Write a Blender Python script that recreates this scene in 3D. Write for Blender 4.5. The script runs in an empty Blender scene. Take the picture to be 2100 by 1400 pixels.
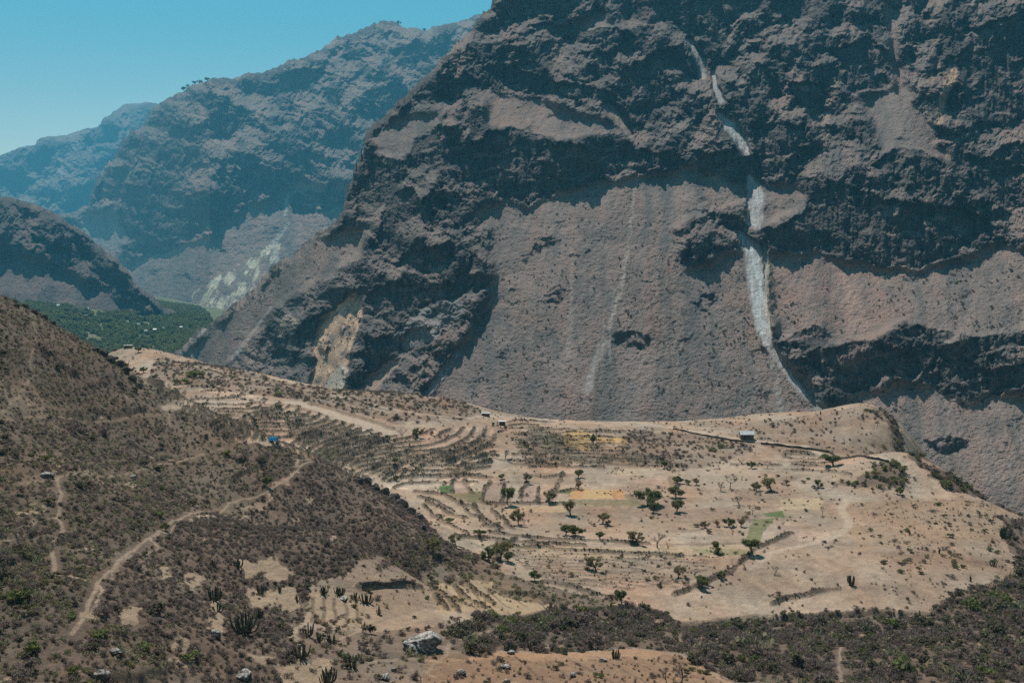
import bpy, math, random, bmesh
import numpy as np
random.seed(7); RNG = np.random.RandomState(11)
S = bpy.context.scene
COL = S.collection
# ------------------------------------------------------------------ camera
FPX = 2042.0                       # focal length in pixels of the 2100 px wide photograph
CAMZ = 100.0
PIT = math.atan(200.0 / FPX)
cd = bpy.data.cameras.new("camera"); cam = bpy.data.objects.new("camera", cd); COL.objects.link(cam)
cd.sensor_width = 36.0; cd.lens = 36.0 * FPX / 2100.0
cd.clip_start = 0.5; cd.clip_end = 40000
cam.location = (0, 0, CAMZ); cam.rotation_euler = (math.pi / 2 - PIT, 0, 0)
S.camera = cam
# ------------------------------------------------------------------ light
SUN_EL, SUN_AZ = math.radians(60), math.radians(-24)     # azimuth from straight ahead, minus = left
w = bpy.data.worlds.new("World"); S.world = w; w.use_nodes = True
nt = w.node_tree; bg = nt.nodes["Background"]
sky = nt.nodes.new("ShaderNodeTexSky"); sky.sky_type = 'NISHITA'; sky.sun_disc = False
sky.sun_elevation = SUN_EL; sky.sun_rotation = SUN_AZ
sky.altitude = 2200; sky.air_density = 1.0; sky.dust_density = 1.5; sky.ozone_density = 0.4
tint = nt.nodes.new("ShaderNodeMixRGB"); tint.blend_type = 'MULTIPLY'; tint.inputs[0].default_value = 1
tint.inputs[2].default_value = (1.0, 1.0, 0.92, 1)
nt.links.new(sky.outputs[0], tint.inputs[1])
# paler air low over the ridges, deeper blue above
tc_ = nt.nodes.new("ShaderNodeTexCoord"); sx_ = nt.nodes.new("ShaderNodeSeparateXYZ"); nt.links.new(tc_.outputs["Generated"], sx_.inputs[0])
rm = nt.nodes.new("ShaderNodeValToRGB"); nt.links.new(sx_.outputs["Z"], rm.inputs[0]); rm.color_ramp.interpolation = 'EASE'
rm.color_ramp.elements[0].position = 0.05; rm.color_ramp.elements[0].color = (1.42, 1.10, .76, 1)
rm.color_ramp.elements[1].position = 0.25; rm.color_ramp.elements[1].color = (.27, .56, .46, 1); _e = rm.color_ramp.elements.new(.55); _e.color = (.06, .15, .17, 1)
t2 = nt.nodes.new("ShaderNodeMixRGB"); t2.blend_type = 'MULTIPLY'; t2.inputs[0].default_value = 1
nt.links.new(tint.outputs[0], t2.inputs[1]); nt.links.new(rm.outputs[0], t2.inputs[2]); nt.links.new(t2.outputs[0], bg.inputs[0])
bg.inputs[1].default_value = 0.15
sd = bpy.data.lights.new("sun", 'SUN'); sun = bpy.data.objects.new("sun", sd); COL.objects.link(sun)
sd.energy = 5.0; sd.angle = math.radians(0.5); sd.color = (1.0, 0.93, 0.84)
SUNV = (math.sin(SUN_AZ) * math.cos(SUN_EL), math.cos(SUN_AZ) * math.cos(SUN_EL), math.sin(SUN_EL))
from mathutils import Vector, Matrix
sun.rotation_euler = Vector(SUNV).to_track_quat('Z', 'Y').to_euler()
S.view_settings.view_transform = 'Standard'; S.view_settings.look = 'None'
S.view_settings.exposure = 0.55; S.view_settings.gamma = 1.0
S.render.engine = 'CYCLES'
S.cycles.use_denoising = False; S.cycles.max_bounces = 4; S.cycles.diffuse_bounces = 2
S.cycles.volume_bounces = 0; S.cycles.transparent_max_bounces = 8
HAZE_D = 0.00008
# ------------------------------------------------------------------ tiny toolbox
f32 = np.float32
_pr = np.random.RandomState(4242); PERM = _pr.permutation(1024).astype(np.int32); PERM = np.concatenate([PERM, PERM])
_an = np.arange(1024) * (2 * math.pi / 1024); GCX = np.cos(_an).astype(f32); GCY = np.sin(_an).astype(f32)
def gn(x, y, seed=0):
    "gradient noise about -1..1"
    x = np.asarray(x, dtype=np.float64) + (seed * 37.31) % 911; y = np.asarray(y, dtype=np.float64) + (seed * 91.17) % 877
    x, y = np.broadcast_arrays(x, y)
    fx0 = np.floor(x); fy0 = np.floor(y); fx = (x - fx0).astype(f32); fy = (y - fy0).astype(f32)
    xi = fx0.astype(np.int32) & 1023; yi = fy0.astype(np.int32) & 1023
    u = fx * fx * fx * (fx * (fx * 6 - 15) + 10); v = fy * fy * fy * (fy * (fy * 6 - 15) + 10)
    x1 = (xi + 1) & 1023; y1 = (yi + 1) & 1023; px_ = PERM[xi]; px1 = PERM[x1]
    def g(pp, yy, i, j):
        h = PERM[pp + yy]; return GCX[h] * (fx - f32(i)) + GCY[h] * (fy - f32(j))
    a = g(px_, yi, 0, 0); b = g(px1, yi, 1, 0); c = g(px_, y1, 0, 1); d = g(px1, y1, 1, 1)
    return 1.5 * ((a * (1 - u) + b * u) * (1 - v) + (c * (1 - u) + d * u) * v)
def fbm(x, y, oct=4, seed=0, gain=0.5, ridged=False):
    s = 0; a = 1.0; t = 0
    for o in range(oct):
        n = gn(x, y, seed + o * 17)
        if ridged: n = 1 - 2 * np.abs(n)
        s = s + a * n; t += a; a *= gain; x = x * 2.03 + 13.7; y = y * 2.03 - 7.3
    return s / t
def sstep(a, b, x):
    t = np.clip((x - a) / (b - a), 0, 1); return t * t * (3 - 2 * t)
def curve(pts):
    p = np.array(sorted(pts), float)
    return lambda x: np.interp(x, p[:, 0], p[:, 1])
def poly_mask(X, Y, pts):
    "even-odd inside test, only in the polygon's bounding box"
    p = np.array(pts, float); m = np.zeros(X.shape, bool)
    bb = (X >= p[:, 0].min()) & (X <= p[:, 0].max()) & (Y >= p[:, 1].min()) & (Y <= p[:, 1].max())
    x = X[bb]; y = Y[bb]; r = np.zeros(x.shape, bool)
    for i in range(len(p)):
        x0, y0 = p[i]; x1, y1 = p[(i + 1) % len(p)]
        if y0 == y1: continue
        c = ((y0 > y) != (y1 > y)) & (x < (x1 - x0) * (y - y0) / (y1 - y0) + x0)
        r ^= c
    m[bb] = r
    return m
def line_dist(X, Y, pts, R):
    "distance to a polyline, width interpolated when the points have 3 values; returns d/width (inf far away), side"
    out = np.full(X.shape, 1e9)
    for i in range(len(pts) - 1):
        a = pts[i]; b = pts[i + 1]
        wa = a[2] if len(a) > 2 else 1.0; wb = b[2] if len(b) > 2 else 1.0
        r = R * max(wa, wb)
        bb = (X > min(a[0], b[0]) - r) & (X < max(a[0], b[0]) + r) & (Y > min(a[1], b[1]) - r) & (Y < max(a[1], b[1]) + r)
        if not bb.any(): continue
        x = X[bb]; y = Y[bb]; dx = b[0] - a[0]; dy = b[1] - a[1]
        t = np.clip(((x - a[0]) * dx + (y - a[1]) * dy) / (dx * dx + dy * dy + 1e-9), 0, 1)
        d = np.hypot(x - a[0] - t * dx, y - a[1] - t * dy) / (wa + (wb - wa) * t)
        out[bb] = np.minimum(out[bb], d)
    return out
def blur(A, s):
    fy = np.fft.fftfreq(2 * A.shape[0])[:, None]; fx = np.fft.rfftfreq(2 * A.shape[1])[None, :]
    M = np.concatenate([A, A[::-1]], 0); M = np.concatenate([M, M[:, ::-1]], 1)
    return np.fft.irfft2(np.fft.rfft2(M) * np.exp(-2 * (math.pi * s) ** 2 * (fx * fx + fy * fy)), M.shape)[:A.shape[0], :A.shape[1]]
def poisson(gv, gu, L0, lam, eps):
    "rows = v; minimise (L_v-gv)^2 + lam (L_u-gu)^2 + eps (L-L0)^2"
    H, W = L0.shape
    a = gv.copy(); a[-1] = 0; b = lam * gu; b[:, -1] = 0
    div = a.copy(); div[1:] -= a[:-1]
    div += b; div[:, 1:] -= b[:, :-1]
    rhs = -div + eps * L0
    M = np.concatenate([rhs, rhs[::-1]], 0); M = np.concatenate([M, M[:, ::-1]], 1)
    kv = 2 - 2 * np.cos(2 * math.pi * np.fft.fftfreq(2 * H))[:, None]
    ku = 2 - 2 * np.cos(2 * math.pi * np.fft.rfftfreq(2 * W))[None, :]
    return np.fft.irfft2(np.fft.rfft2(M) / (kv + lam * ku + eps), M.shape)[:H, :W]
def bil(A, r, c):
    r = np.clip(r, 0, A.shape[0] - 1.001); c = np.clip(c, 0, A.shape[1] - 1.001)
    i = r.astype(int); j = c.astype(int); fr = r - i; fc = c - j
    return (A[i, j] * (1 - fr) + A[i + 1, j] * fr) * (1 - fc) + (A[i, j + 1] * (1 - fr) + A[i + 1, j + 1] * fr) * fc
CP, SP = math.cos(PIT), math.sin(PIT)
def ray(px, py):
    "x/y and z/y of the line of sight through a pixel of the photograph"
    X = (px - 1050.0) / FPX; Z = (700.0 - py) / FPX
    fy = CP + Z * SP
    return X / fy, (-SP + Z * CP) / fy
def tan_el(py): return ray(0, py)[1]
def pix(x, y, z):
    z = z - CAMZ
    dep = y * CP - z * SP; up = y * SP + z * CP
    return 1050 + FPX * x / dep, 700 - FPX * up / dep

def grid_mesh(name, X, Y, Z, attrs, mat, smooth=True):
    H, W = X.shape
    me = bpy.data.meshes.new(name)
    me.vertices.add(H * W)
    co = np.stack([X, Y, Z], -1).astype(f32).ravel(); me.vertices.foreach_set("co", co)
    i = np.arange(H - 1)[:, None] * W + np.arange(W - 1)[None, :]
    q = np.stack([i, i + 1, i + W + 1, i + W], -1).reshape(-1, 4)
    n = len(q)
    me.loops.add(n * 4); me.loops.foreach_set("vertex_index", q.astype(np.int32).ravel())
    me.polygons.add(n); me.polygons.foreach_set("loop_start", np.arange(0, n * 4, 4, dtype=np.int32))
    me.polygons.foreach_set("loop_total", np.full(n, 4, np.int32))
    me.polygons.foreach_set("use_smooth", np.full(n, smooth))
    for k, v in attrs.items():
        at = me.attributes.new(k, 'FLOAT_COLOR' if v.ndim == 3 else 'FLOAT', 'POINT')
        if v.ndim == 3:
            a = np.ones((H * W, 4), f32); a[:, :3] = v.reshape(-1, 3); at.data.foreach_set("color", a.ravel())
        else: at.data.foreach_set("value", v.astype(f32).ravel())
    me.update(calc_edges=True)
    me.materials.append(mat)
    o = bpy.data.objects.new(name, me); COL.objects.link(o)
    return o
def kind(o, k, label=None, cat=None):
    o["kind"] = k
    if label: o["label"] = label
    if cat: o["category"] = cat
    return o
# ------------------------------------------------------------------ materials
class NT:
    def __init__(s, name, rough=0.95, spec=0.1):
        s.m = bpy.data.materials.new(name); s.m.use_nodes = True; s.t = s.m.node_tree
        s.b = s.t.nodes["Principled BSDF"]; s.b.inputs["Roughness"].default_value = rough
        s.b.inputs["Specular IOR Level"].default_value = spec
    def n(s, typ, **kw):
        x = s.t.nodes.new(typ)
        for k, v in kw.items():
            if k.startswith("i_"): x.inputs[k[2:].replace("_", " ")].default_value = v
            else: setattr(x, k, v)
        return x
    def l(s, a, b): s.t.links.new(a, b)
    def noise(s, scale, detail=4, rough=0.6, vec=None, dist=0.0):
        x = s.n("ShaderNodeTexNoise"); x.inputs["Scale"].default_value = scale
        x.inputs["Detail"].default_value = detail; x.inputs["Roughness"].default_value = rough
        x.inputs["Distortion"].default_value = dist
        s.l(vec if vec is not None else s.pos(), x.inputs["Vector"])
        return x.outputs["Fac"]
    def pos(s):
        if not hasattr(s, "_p"): s._p = s.n("ShaderNodeNewGeometry").outputs["Position"]
        return s._p
    def mapr(s, v, a, b, c=0.0, d=1.0):
        x = s.n("ShaderNodeMapRange"); s.l(v, x.inputs[0])
        for i, q in zip((1, 2, 3, 4), (a, b, c, d)): x.inputs[i].default_value = q
        return x.outputs[0]
    def mix(s, fac, a, b, mode='MIX'):
        x = s.n("ShaderNodeMixRGB"); x.blend_type = mode
        for inp, v in zip(x.inputs, (fac, a, b)):
            if isinstance(v, (int, float)): inp.default_value = v
            elif isinstance(v, tuple): inp.default_value = v + (1,) if len(v) == 3 else v
            else: s.l(v, inp)
        return x.outputs[0]
    def math(s, op, a, b=None):
        x = s.n("ShaderNodeMath"); x.operation = op
        for inp, v in zip(x.inputs, (a, b)):
            if v is None: continue
            if isinstance(v, (int, float)): inp.default_value = v
            else: s.l(v, inp)
        return x.outputs[0]
    def attr(s, name, col=False):
        x = s.n("ShaderNodeAttribute"); x.attribute_name = name
        return x.outputs["Color"] if col else x.outputs["Fac"]
    def bump(s, h, strength, dist):
        x = s.n("ShaderNodeBump"); x.inputs["Strength"].default_value = strength; x.inputs["Distance"].default_value = dist
        s.l(h, x.inputs["Height"]); s.l(x.outputs[0], s.b.inputs["Normal"]); return x
    def out(s, col): s.l(col, s.b.inputs["Base Color"]); return s.m
def rock_material(name, sc, talus, rock, pale=(0.45, 0.43, 0.40)):
    "sc = metres per photo pixel at the middle of the sheet"
    m = NT(name)
    big = m.noise(0.02 / sc, 5, 0.55); mid = m.noise(0.12 / sc, 5, 0.65); fine = m.noise(0.6 / sc, 3, 0.7)
    st = m.n("ShaderNodeMapping"); st.inputs["Scale"].default_value = (1, 1, 0.12); m.l(m.pos(), st.inputs["Vector"])
    streak = m.noise(0.22 / sc, 4, 0.6, st.outputs[0])
    t = m.mix(m.mapr(big, .35, .65), tuple(c * 0.78 for c in talus), tuple(c * 1.12 for c in talus))
    va = m.attr("band"); t = m.mix(m.mapr(va, -.4, .0, 1, 0), t, (talus[0] * .56, talus[1] * .66, talus[2] * .72)); t = m.mix(m.mapr(va, .02, .4, 0, .85), t, (talus[0] * 1.2, talus[1] * 1.03, talus[2] * .96))
    t = m.mix(m.mapr(m.noise(.19 / sc, 5, .75), .54, .68, 0, .5), t, (.085, .075, .055))
    t = m.mix(m.mapr(mid, .3, .75, 0, .55), t, (talus[0] * .62, talus[1] * .64, talus[2] * .66))
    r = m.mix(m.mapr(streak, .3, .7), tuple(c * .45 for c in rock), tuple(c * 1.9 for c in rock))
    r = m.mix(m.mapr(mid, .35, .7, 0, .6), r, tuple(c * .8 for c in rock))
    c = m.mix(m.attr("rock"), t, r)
    c = m.mix(1.0, c, m.mix(m.mapr(fine, .25, .8), (.72, .72, .72), (1.28, 1.26, 1.22)), 'MULTIPLY')
    c = m.mix(m.attr("tw"), c, m.mix(1.0, m.attr("tint", True), m.mix(m.mapr(streak, .3, .7), (.75, .75, .75), (1.2, 1.2, 1.2)), 'MULTIPLY'))
    h = m.math('ADD', m.math('MULTIPLY', mid, 1.0), m.math('MULTIPLY', fine, .45))
    h = m.math('ADD', h, m.math('MULTIPLY', m.noise(0.28 / sc, 4, 0.7), .8))
    m.bump(h, 1.0, 2.6 * sc)
    return m.out(c)
# ------------------------------------------------------------------ mountains
def mountain(name, px0, px1, step, T, ybot, D_foot, avg, cliffs, smooth_polys, marks, mat, rocky=1.0, seed=0, lam=0.09,
             eps=(1 / 140.) ** 2, jag=5.0, relief=0.22, back=0.2, side=None, tilt=0.12, small=(), gulk=1.0, edge=0.0):
    """A mountain side, as slopes: the slope of every place is decided (cliff, scree, ragged rock), then summed into distance.
    T(px) its skyline, ybot the hidden foot."""
    P = np.arange(px0, px1 + step, step, float); Tp = T(P + edge * fbm(P / 38.0, P * 0 + seed + .4, 5, seed + 6, .65))
    Tp = Tp + jag * fbm(P / 45.0, P * 0 + seed, 5, seed + 5, 0.62)
    ytop = Tp.min() - 6
    V = np.arange(ybot, ytop - step, -step, float)
    PX, PY = np.meshgrid(P, V)
    t = tan_el(PY)
    # warp so traced outlines turn ragged
    wx = PX + 22 * fbm(PX / 44, PY / 44, 5, seed + 1, .62); wy = PY + 20 * fbm(PX / 40, PY / 30, 5, seed + 2, .62)
    # crumbs: slope noise of three kinds
    smooth = np.zeros(PX.shape)
    for p in smooth_polys: smooth[poly_mask(wx, wy, p)] = 1
    smooth = np.clip(blur(smooth, 5 / step), 0, 1)
    chute = np.zeros(PX.shape)
    for m in marks:
        if m[0] == 'line' and m[3] >= .8:
            chute = np.maximum(chute, 1 - sstep(.8, 1.5, line_dist(PX + 3 * gn(PX / 14, PY / 14, seed + 7), PY, m[1], 2.0)))
        elif m[0] == 'poly' and m[3] >= .8:
            chute = np.maximum(chute, .95 * np.clip(blur(poly_mask(wx, wy, m[1]).astype(float), 3 / step), 0, 1) * sstep(-.6, -.1, fbm(PX / 22, PY / 50, 4, seed + 11)))
    smooth = np.maximum(smooth, chute)
    ca, sa = math.cos(tilt), math.sin(tilt)
    su = PX * ca - PY * sa; sv = PX * sa + PY * ca
    dwx = su + 16 * fbm(PX / 50, PY / 50, 4, seed + 21, .6); dwy = sv + 16 * fbm(PX / 50, PY / 50, 4, seed + 22, .6)
    n1 = fbm(dwx / 88, dwy / 50, 6, seed + 31, 0.62)
    n2 = fbm(dwx / 30, dwy / 17, 4, seed + 41, 0.62)
    rag = 1.05 * n1 + 0.32 * n2 + .16 * fbm(dwx / 9, dwy / 6, 3, seed + 47)
    rag = rag + .20 * gn(dwx / 220, dwy / 9, seed + 48) + .13 * gn(dwx / 160, dwy / 4.5, seed + 49)
    # bimodal slopes: ledges and faces
    face = .3 * sstep(-0.24, 0.16, rag) + .7 * sstep(-.05, .03, rag)
    th_r = np.radians(28 + 47 * face + 14 * gn(PX / 9, PY / 6, seed + 43))
    outc = sstep(.30, .42, fbm(dwx / 46, dwy / 22, 5, seed + 53, .6))
    th_s = np.radians(avg - 2 + 9 * fbm(PX / 70, PY / 30, 4, seed + 51) + 8 * gn(PX / 12, PY / 7, seed + 52) + 26 * outc * (1 - chute))
    k = (1 - smooth) * rocky
    th = th_s * (1 - k) + th_r * k
    cl = np.zeros(PX.shape)
    for p in cliffs: cl[poly_mask(wx, wy, p)] = 1
    brk = fbm(dwx / 30, dwy / 16, 5, seed + 46, .65)
    for p in small:
        pm = poly_mask(wx, wy, [(x + (x - p[0][0]) * 0, y) for x, y in p]); cl[pm & (brk > -.02)] = 1
    cl = np.clip(blur(cl, 1.5 / step), 0, 1) * (1 - .85 * chute)
    led = sstep(.03, .28, fbm(dwx / 48, dwy / 11, 5, seed + 45, .6))
    th = th * (1 - cl) + np.radians(79 - 40 * led) * cl
    th = np.maximum(th, np.arctan(t + 0.14))
    gv = np.zeros(PX.shape); dt = np.diff(t, axis=0)
    gv[:-1] = dt / (np.tan(th[:-1]) - t[:-1])
    # macro depth from an even slope
    Df = D_foot(P)[None, :]; t0 = t[0][None, :]; ta = math.tan(math.radians(avg + 2))
    L0 = np.log(Df) + np.log((ta - t0) / np.maximum(ta - t, 0.1))
    gu = np.zeros(PX.shape)
    if side is not None: L0 = L0 + side(PX, PY)
    gu[:, :-1] = np.diff(L0, axis=1)
    L = poisson(gv, gu, L0, lam, eps)
    # relief towards the viewer, in proportion to its width on the picture
    rr = 0
    for wl, o, sd_, am in ((170, 6, 61, 1.5), (60, 6, 71, 1.25), (20, 4, 75, .8)):
        rr = rr + am * (relief * wl / FPX) * fbm(dwx / wl, dwy / (wl * 1.05), o, seed + sd_, 0.6, ridged=True)
    L = L - rr * (0.10 + 0.90 * (1 - smooth)) * (1 - .6 * blur(chute, 9 / step)) * (1 - 0.45 * cl)
    gwx = PX + 30 * fbm(PX / 110, PY / 120, 3, seed + 81); gul = fbm(gwx / 60, PY / 230, 5, seed + 82, 0.72) * (.5 + .8 * sstep(-.3, .3, gn(PX / 90, PY / 70, seed + 83)))
    L = L + 0.0016 * gulk * gul * (0.3 + smooth)
    col = gn(PX / 15, PY / 120, seed + 91) + 0.5 * gn(PX / 6, PY / 60, seed + 92) + .5 * fbm(PX / 12, PY / 22, 4, seed + 93, .6)
    L = L + 0.0026 * col * cl
    L = L + 0.0018 * fbm(PX / 10, PY / 7, 4, seed + 95, .75) * (1 - .8 * chute)
    L = L - 0.0035 * (1 - smooth) * fbm(dwx / 24, dwy / 80, 4, seed + 97, .6, ridged=True)
    # sample on rows that end at the skyline
    nr = len(V)
    py = np.maximum(V[:, None], Tp[None, :]); px = np.broadcast_to(P[None, :], py.shape)
    r = (ybot - py) / step; c = (px - px0) / step
    Ls = bil(L, r, c)
    near = np.clip(1 - (py - Tp[None, :]) / 22.0, 0, 1); Ls = Ls + 0.03 * near ** 2.5
    a, tt = ray(px, py); D = np.exp(Ls)
    X = a * D; Y = D; Z = CAMZ + tt * D
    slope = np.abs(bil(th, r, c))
    rock = np.clip(sstep(math.radians(46), math.radians(62), slope), 0, 1)  # dark rock tone on steep faces, cliff shade painted in with it
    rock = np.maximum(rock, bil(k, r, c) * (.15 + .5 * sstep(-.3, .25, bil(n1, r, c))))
    tint = np.zeros(px.shape + (3,)); tw = np.zeros(px.shape)
    wxs = bil(wx, r, c) * .5 + px * .5; wys = bil(wy, r, c) * .5 + py * .5
    for m in marks:
        if m[0] == 'poly':
            k_ = poly_mask(wxs, wys, m[1]).astype(float) * m[3]
            if len(m) > 4: k_ = k_ * sstep(-m[4], .25, fbm((px + py * .5) / 15, py / 45, 5, seed + 99, .7) + .7 * fbm(px / 26, py / 26, 4, seed + 98))
        else:
            d = line_dist(px + 3.0 * gn(px / 14, py / 14, seed + 7), py, m[1], 1.5)
            k_ = (1 - sstep(.45, 1.25, d + .5 * fbm(px / 5, py / 30, 3, seed + 8))) * m[3] * (.55 + .45 * sstep(-.35, .15, fbm(px / 4, py / 45, 3, seed + 12)))
        tint = tint * (1 - k_[..., None]) + np.array(m[2]) * k_[..., None]; tw = np.maximum(tw, k_)
    tint = tint / np.maximum(tw, 1e-3)[..., None]
    tint = np.clip(tint, 0, .8)
    warp_ = px + 26 * gn(px / 130, py / 160, seed + 101)
    band = fbm(warp_ / 55, py / 420, 4, seed + 102, .62) + .5 * fbm(px / 60, py / 45, 4, seed + 103, .6)
    # back of the ridge: goes away and down, closed real relief
    bx, by, bz = [X], [Y], [Z]
    for q, dz in ((.004, .0), (.012, .004), (.04, .02), (.1, .07), (back, back * .95)):
        bx.append((a[-1] * D[-1] * (1 + q))[None]); by.append((D[-1] * (1 + q))[None]); bz.append((Z[-1] - dz * D[-1])[None])
    X, Y, Z = np.concatenate(bx), np.concatenate(by), np.concatenate(bz)
    e = 5
    ex = lambda A: np.concatenate([A] + [A[-1:]] * e)
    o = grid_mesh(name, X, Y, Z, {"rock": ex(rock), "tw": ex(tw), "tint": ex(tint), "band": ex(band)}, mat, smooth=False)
    return kind(o, "structure"), (P, nr, ybot, Tp, D, smooth, cl)
WALL_T = curve([(300, 770), (340, 732), (400, 690), (460, 640), (520, 590), (560, 545), (610, 512), (640, 486), (668, 470), (690, 452), (704, 436), (716, 400), (724, 370), (733, 330), (738, 290),
                (745, 272), (765, 258), (800, 225), (850, 178), (880, 150), (930, 100), (975, 45), (1000, 22), (1012, -20), (1030, -60), (1200, -90), (2300, -90)])
WALL_C = [  # cliff outlines, shadow at their feet traced in as rock
 [(945,300),(980,285),(1010,270),(1050,260),(1090,272),(1130,290),(1190,300),(1250,305),(1330,312),(1390,320),(1402,335),(1340,347),(1300,350),(1250,362),(1190,370),(1150,382),(1120,402),(1095,417),(1060,412),(1020,400),(980,380),(950,372),(936,340)],
 [(1430,330),(1470,308),(1510,303),(1560,325),(1562,352),(1520,374),(1470,364),(1435,355)],
 [(1545,262),(1590,255),(1655,250),(1655,290),(1625,318),(1590,332),(1565,330),(1552,290)],
 [(1590,470),(1640,440),(1670,395),(1720,370),(1760,385),(1820,410),(1900,420),(1980,430),(2045,465),(2000,492),(1960,522),(1900,547),(1840,547),(1790,540),(1750,524),(1700,517),(1640,512),(1590,507),(1560,490)],
 [(1790,335),(1850,300),(1900,318),(1940,340),(1927,380),(1895,397),(1860,377),(1820,357)],
 [(1995,340),(2050,300),(2300,270),(2300,440),(2060,427),(2030,402),(1990,385)],
 [(1965,130),(2000,60),(2100,20),(2300,0),(2300,250),(2100,262),(2010,265),(1950,242),(1978,190)],
 [(1270,20),(1320,48),(1380,40),(1400,70),(1450,80),(1480,112),(1500,60),(1520,30),(1560,20),(1575,-60),(1270,-60)],
 [(1578,12),(1600,-20),(1700,-20),(1692,20),(1640,42)],
 [(1750,-60),(1800,-60),(1804,16),(1770,8)],
 [(1085,55),(1140,48),(1200,62),(1280,58),(1302,80),(1240,97),(1130,78)],
 [(1010,12),(1090,-30),(1260,-40),(1180,22),(1090,38),(1030,52)],
 [(1022,130),(1060,148),(1120,160),(1170,170),(1240,182),(1272,210),(1180,216),(1150,197),(1060,190),(1030,180)],
 [(1300,130),(1370,100),(1402,90),(1412,120),(1362,150),(1402,200),(1330,236),(1290,236),(1262,180)],
 [(1530,150),(1560,128),(1600,145),(1606,200),(1560,208),(1530,200)],
 [(1620,170),(1680,168),(1702,200),(1670,222),(1620,222)],
 [(1700,100),(1790,80),(1822,110),(1832,170),(1800,182),(1740,190),(1722,130)],
 [(738,292),(752,312),(830,330),(842,352),(800,402),(772,432),(755,452),(735,445),(722,365)],
 [(738,270),(800,225),(822,222),(780,270),(752,300),(738,300)],
 [(845,292),(900,262),(952,262),(942,332),(872,352),(845,347)],
 [(780,450),(800,400),(842,383),(862,420),(850,442),(822,470),(800,502),(776,502)],
 [(800,540),(880,508),(925,498),(932,530),(885,552),(840,560)],
 [(760,600),(800,580),(900,592),(960,555),(1012,560),(1002,592),(930,612),(900,622),(850,652),(822,642),(800,667),(760,650)],
 [(745,692),(800,690),(892,668),(880,702),(832,722),(770,765),(748,752)],
 [(1588,712),(1640,680),(1680,668),(1702,690),(1690,712),(1640,722)],
 [(1640,732),(1700,710),(1780,698),(1850,720),(1892,740),(1882,772),(1820,770),(1790,792),(1740,802),(1718,800),(1686,780)],
 [(1848,692),(1870,668),(1930,670),(1962,680),(1940,702),(1870,696)],
 [(1955,722),(2000,690),(2300,670),(2300,700),(2060,707),(2000,737),(1970,732)],
 [(1890,762),(1930,748),(2000,760),(2300,720),(2300,760),(2100,792),(2060,802),(2010,827),(1990,822),(1940,787),(1895,782)],
 [(1890,905),(1930,898),(1988,905),(1962,922),(1930,932)],
 [(1430,430),(1480,438),(1520,458),(1585,470),(1570,488),(1540,482),(1500,470)],
]
WALL_C2 = [
 [(1240,692),(1290,673),(1348,685),(1330,712),(1280,722)],
 [(1418,620),(1458,598),(1472,620),(1440,642)],
 [(1105,610),(1140,593),(1168,600),(1150,620)],
 [(1372,537),(1420,514),(1522,498),(1480,522),(1400,543)],
 [(1070,520),(1120,490),(1160,482),(1150,500),(1100,520),(1080,540)],
 [(870,395),(915,380),(950,395),(930,420),(890,440),(868,425)],
]
WALL_S = [
 [(1095,420),(1140,395),(1300,362),(1420,338),(1520,374),(1530,420),(1440,432),(1380,470),(1400,560),(1500,520),(1540,500),(1550,600),(1560,700),(1640,760),(1700,840),(1340,900),(1000,900),(880,900),(900,780),(960,690),(1010,600),(1010,480),(1060,425)],
 [(1570,520),(1700,520),(1790,545),(1900,552),(2050,500),(2150,520),(2300,600),(2300,670),(2000,688),(1860,660),(1780,695),(1700,700),(1600,690),(1585,600)],
 [(1700,840),(1760,805),(1880,780),(1990,825),(2060,810),(2300,770),(2300,1200),(1700,1200)],
 [(320,780),(420,690),(560,560),(640,490),(760,460),(740,520),(680,560),(560,630),(500,700),(440,780)],
 [(1000,190),(1090,200),(1220,240),(1280,270),(1120,285),(1040,255),(1000,262)],
 [(1000,420),(1095,420),(1010,480),(980,440)],
 [(1800,-60),(1830,20),(1850,150),(1900,250),(1950,330),(1800,300),(1770,200),(1840,180),(1820,80)],
 [(1560,380),(1640,380),(1660,400),(1620,440),(1570,460)],
 [(760,270),(830,240),(900,230),(880,290),(830,320),(770,310)],
 [(1240,30),(1270,60),(1150,60),(1100,70),(1180,40)],
]
PALE = (0.56, 0.57, 0.56); TAN = (0.36, 0.27, 0.21); ORG = (0.62, 0.42, 0.28)
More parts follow.
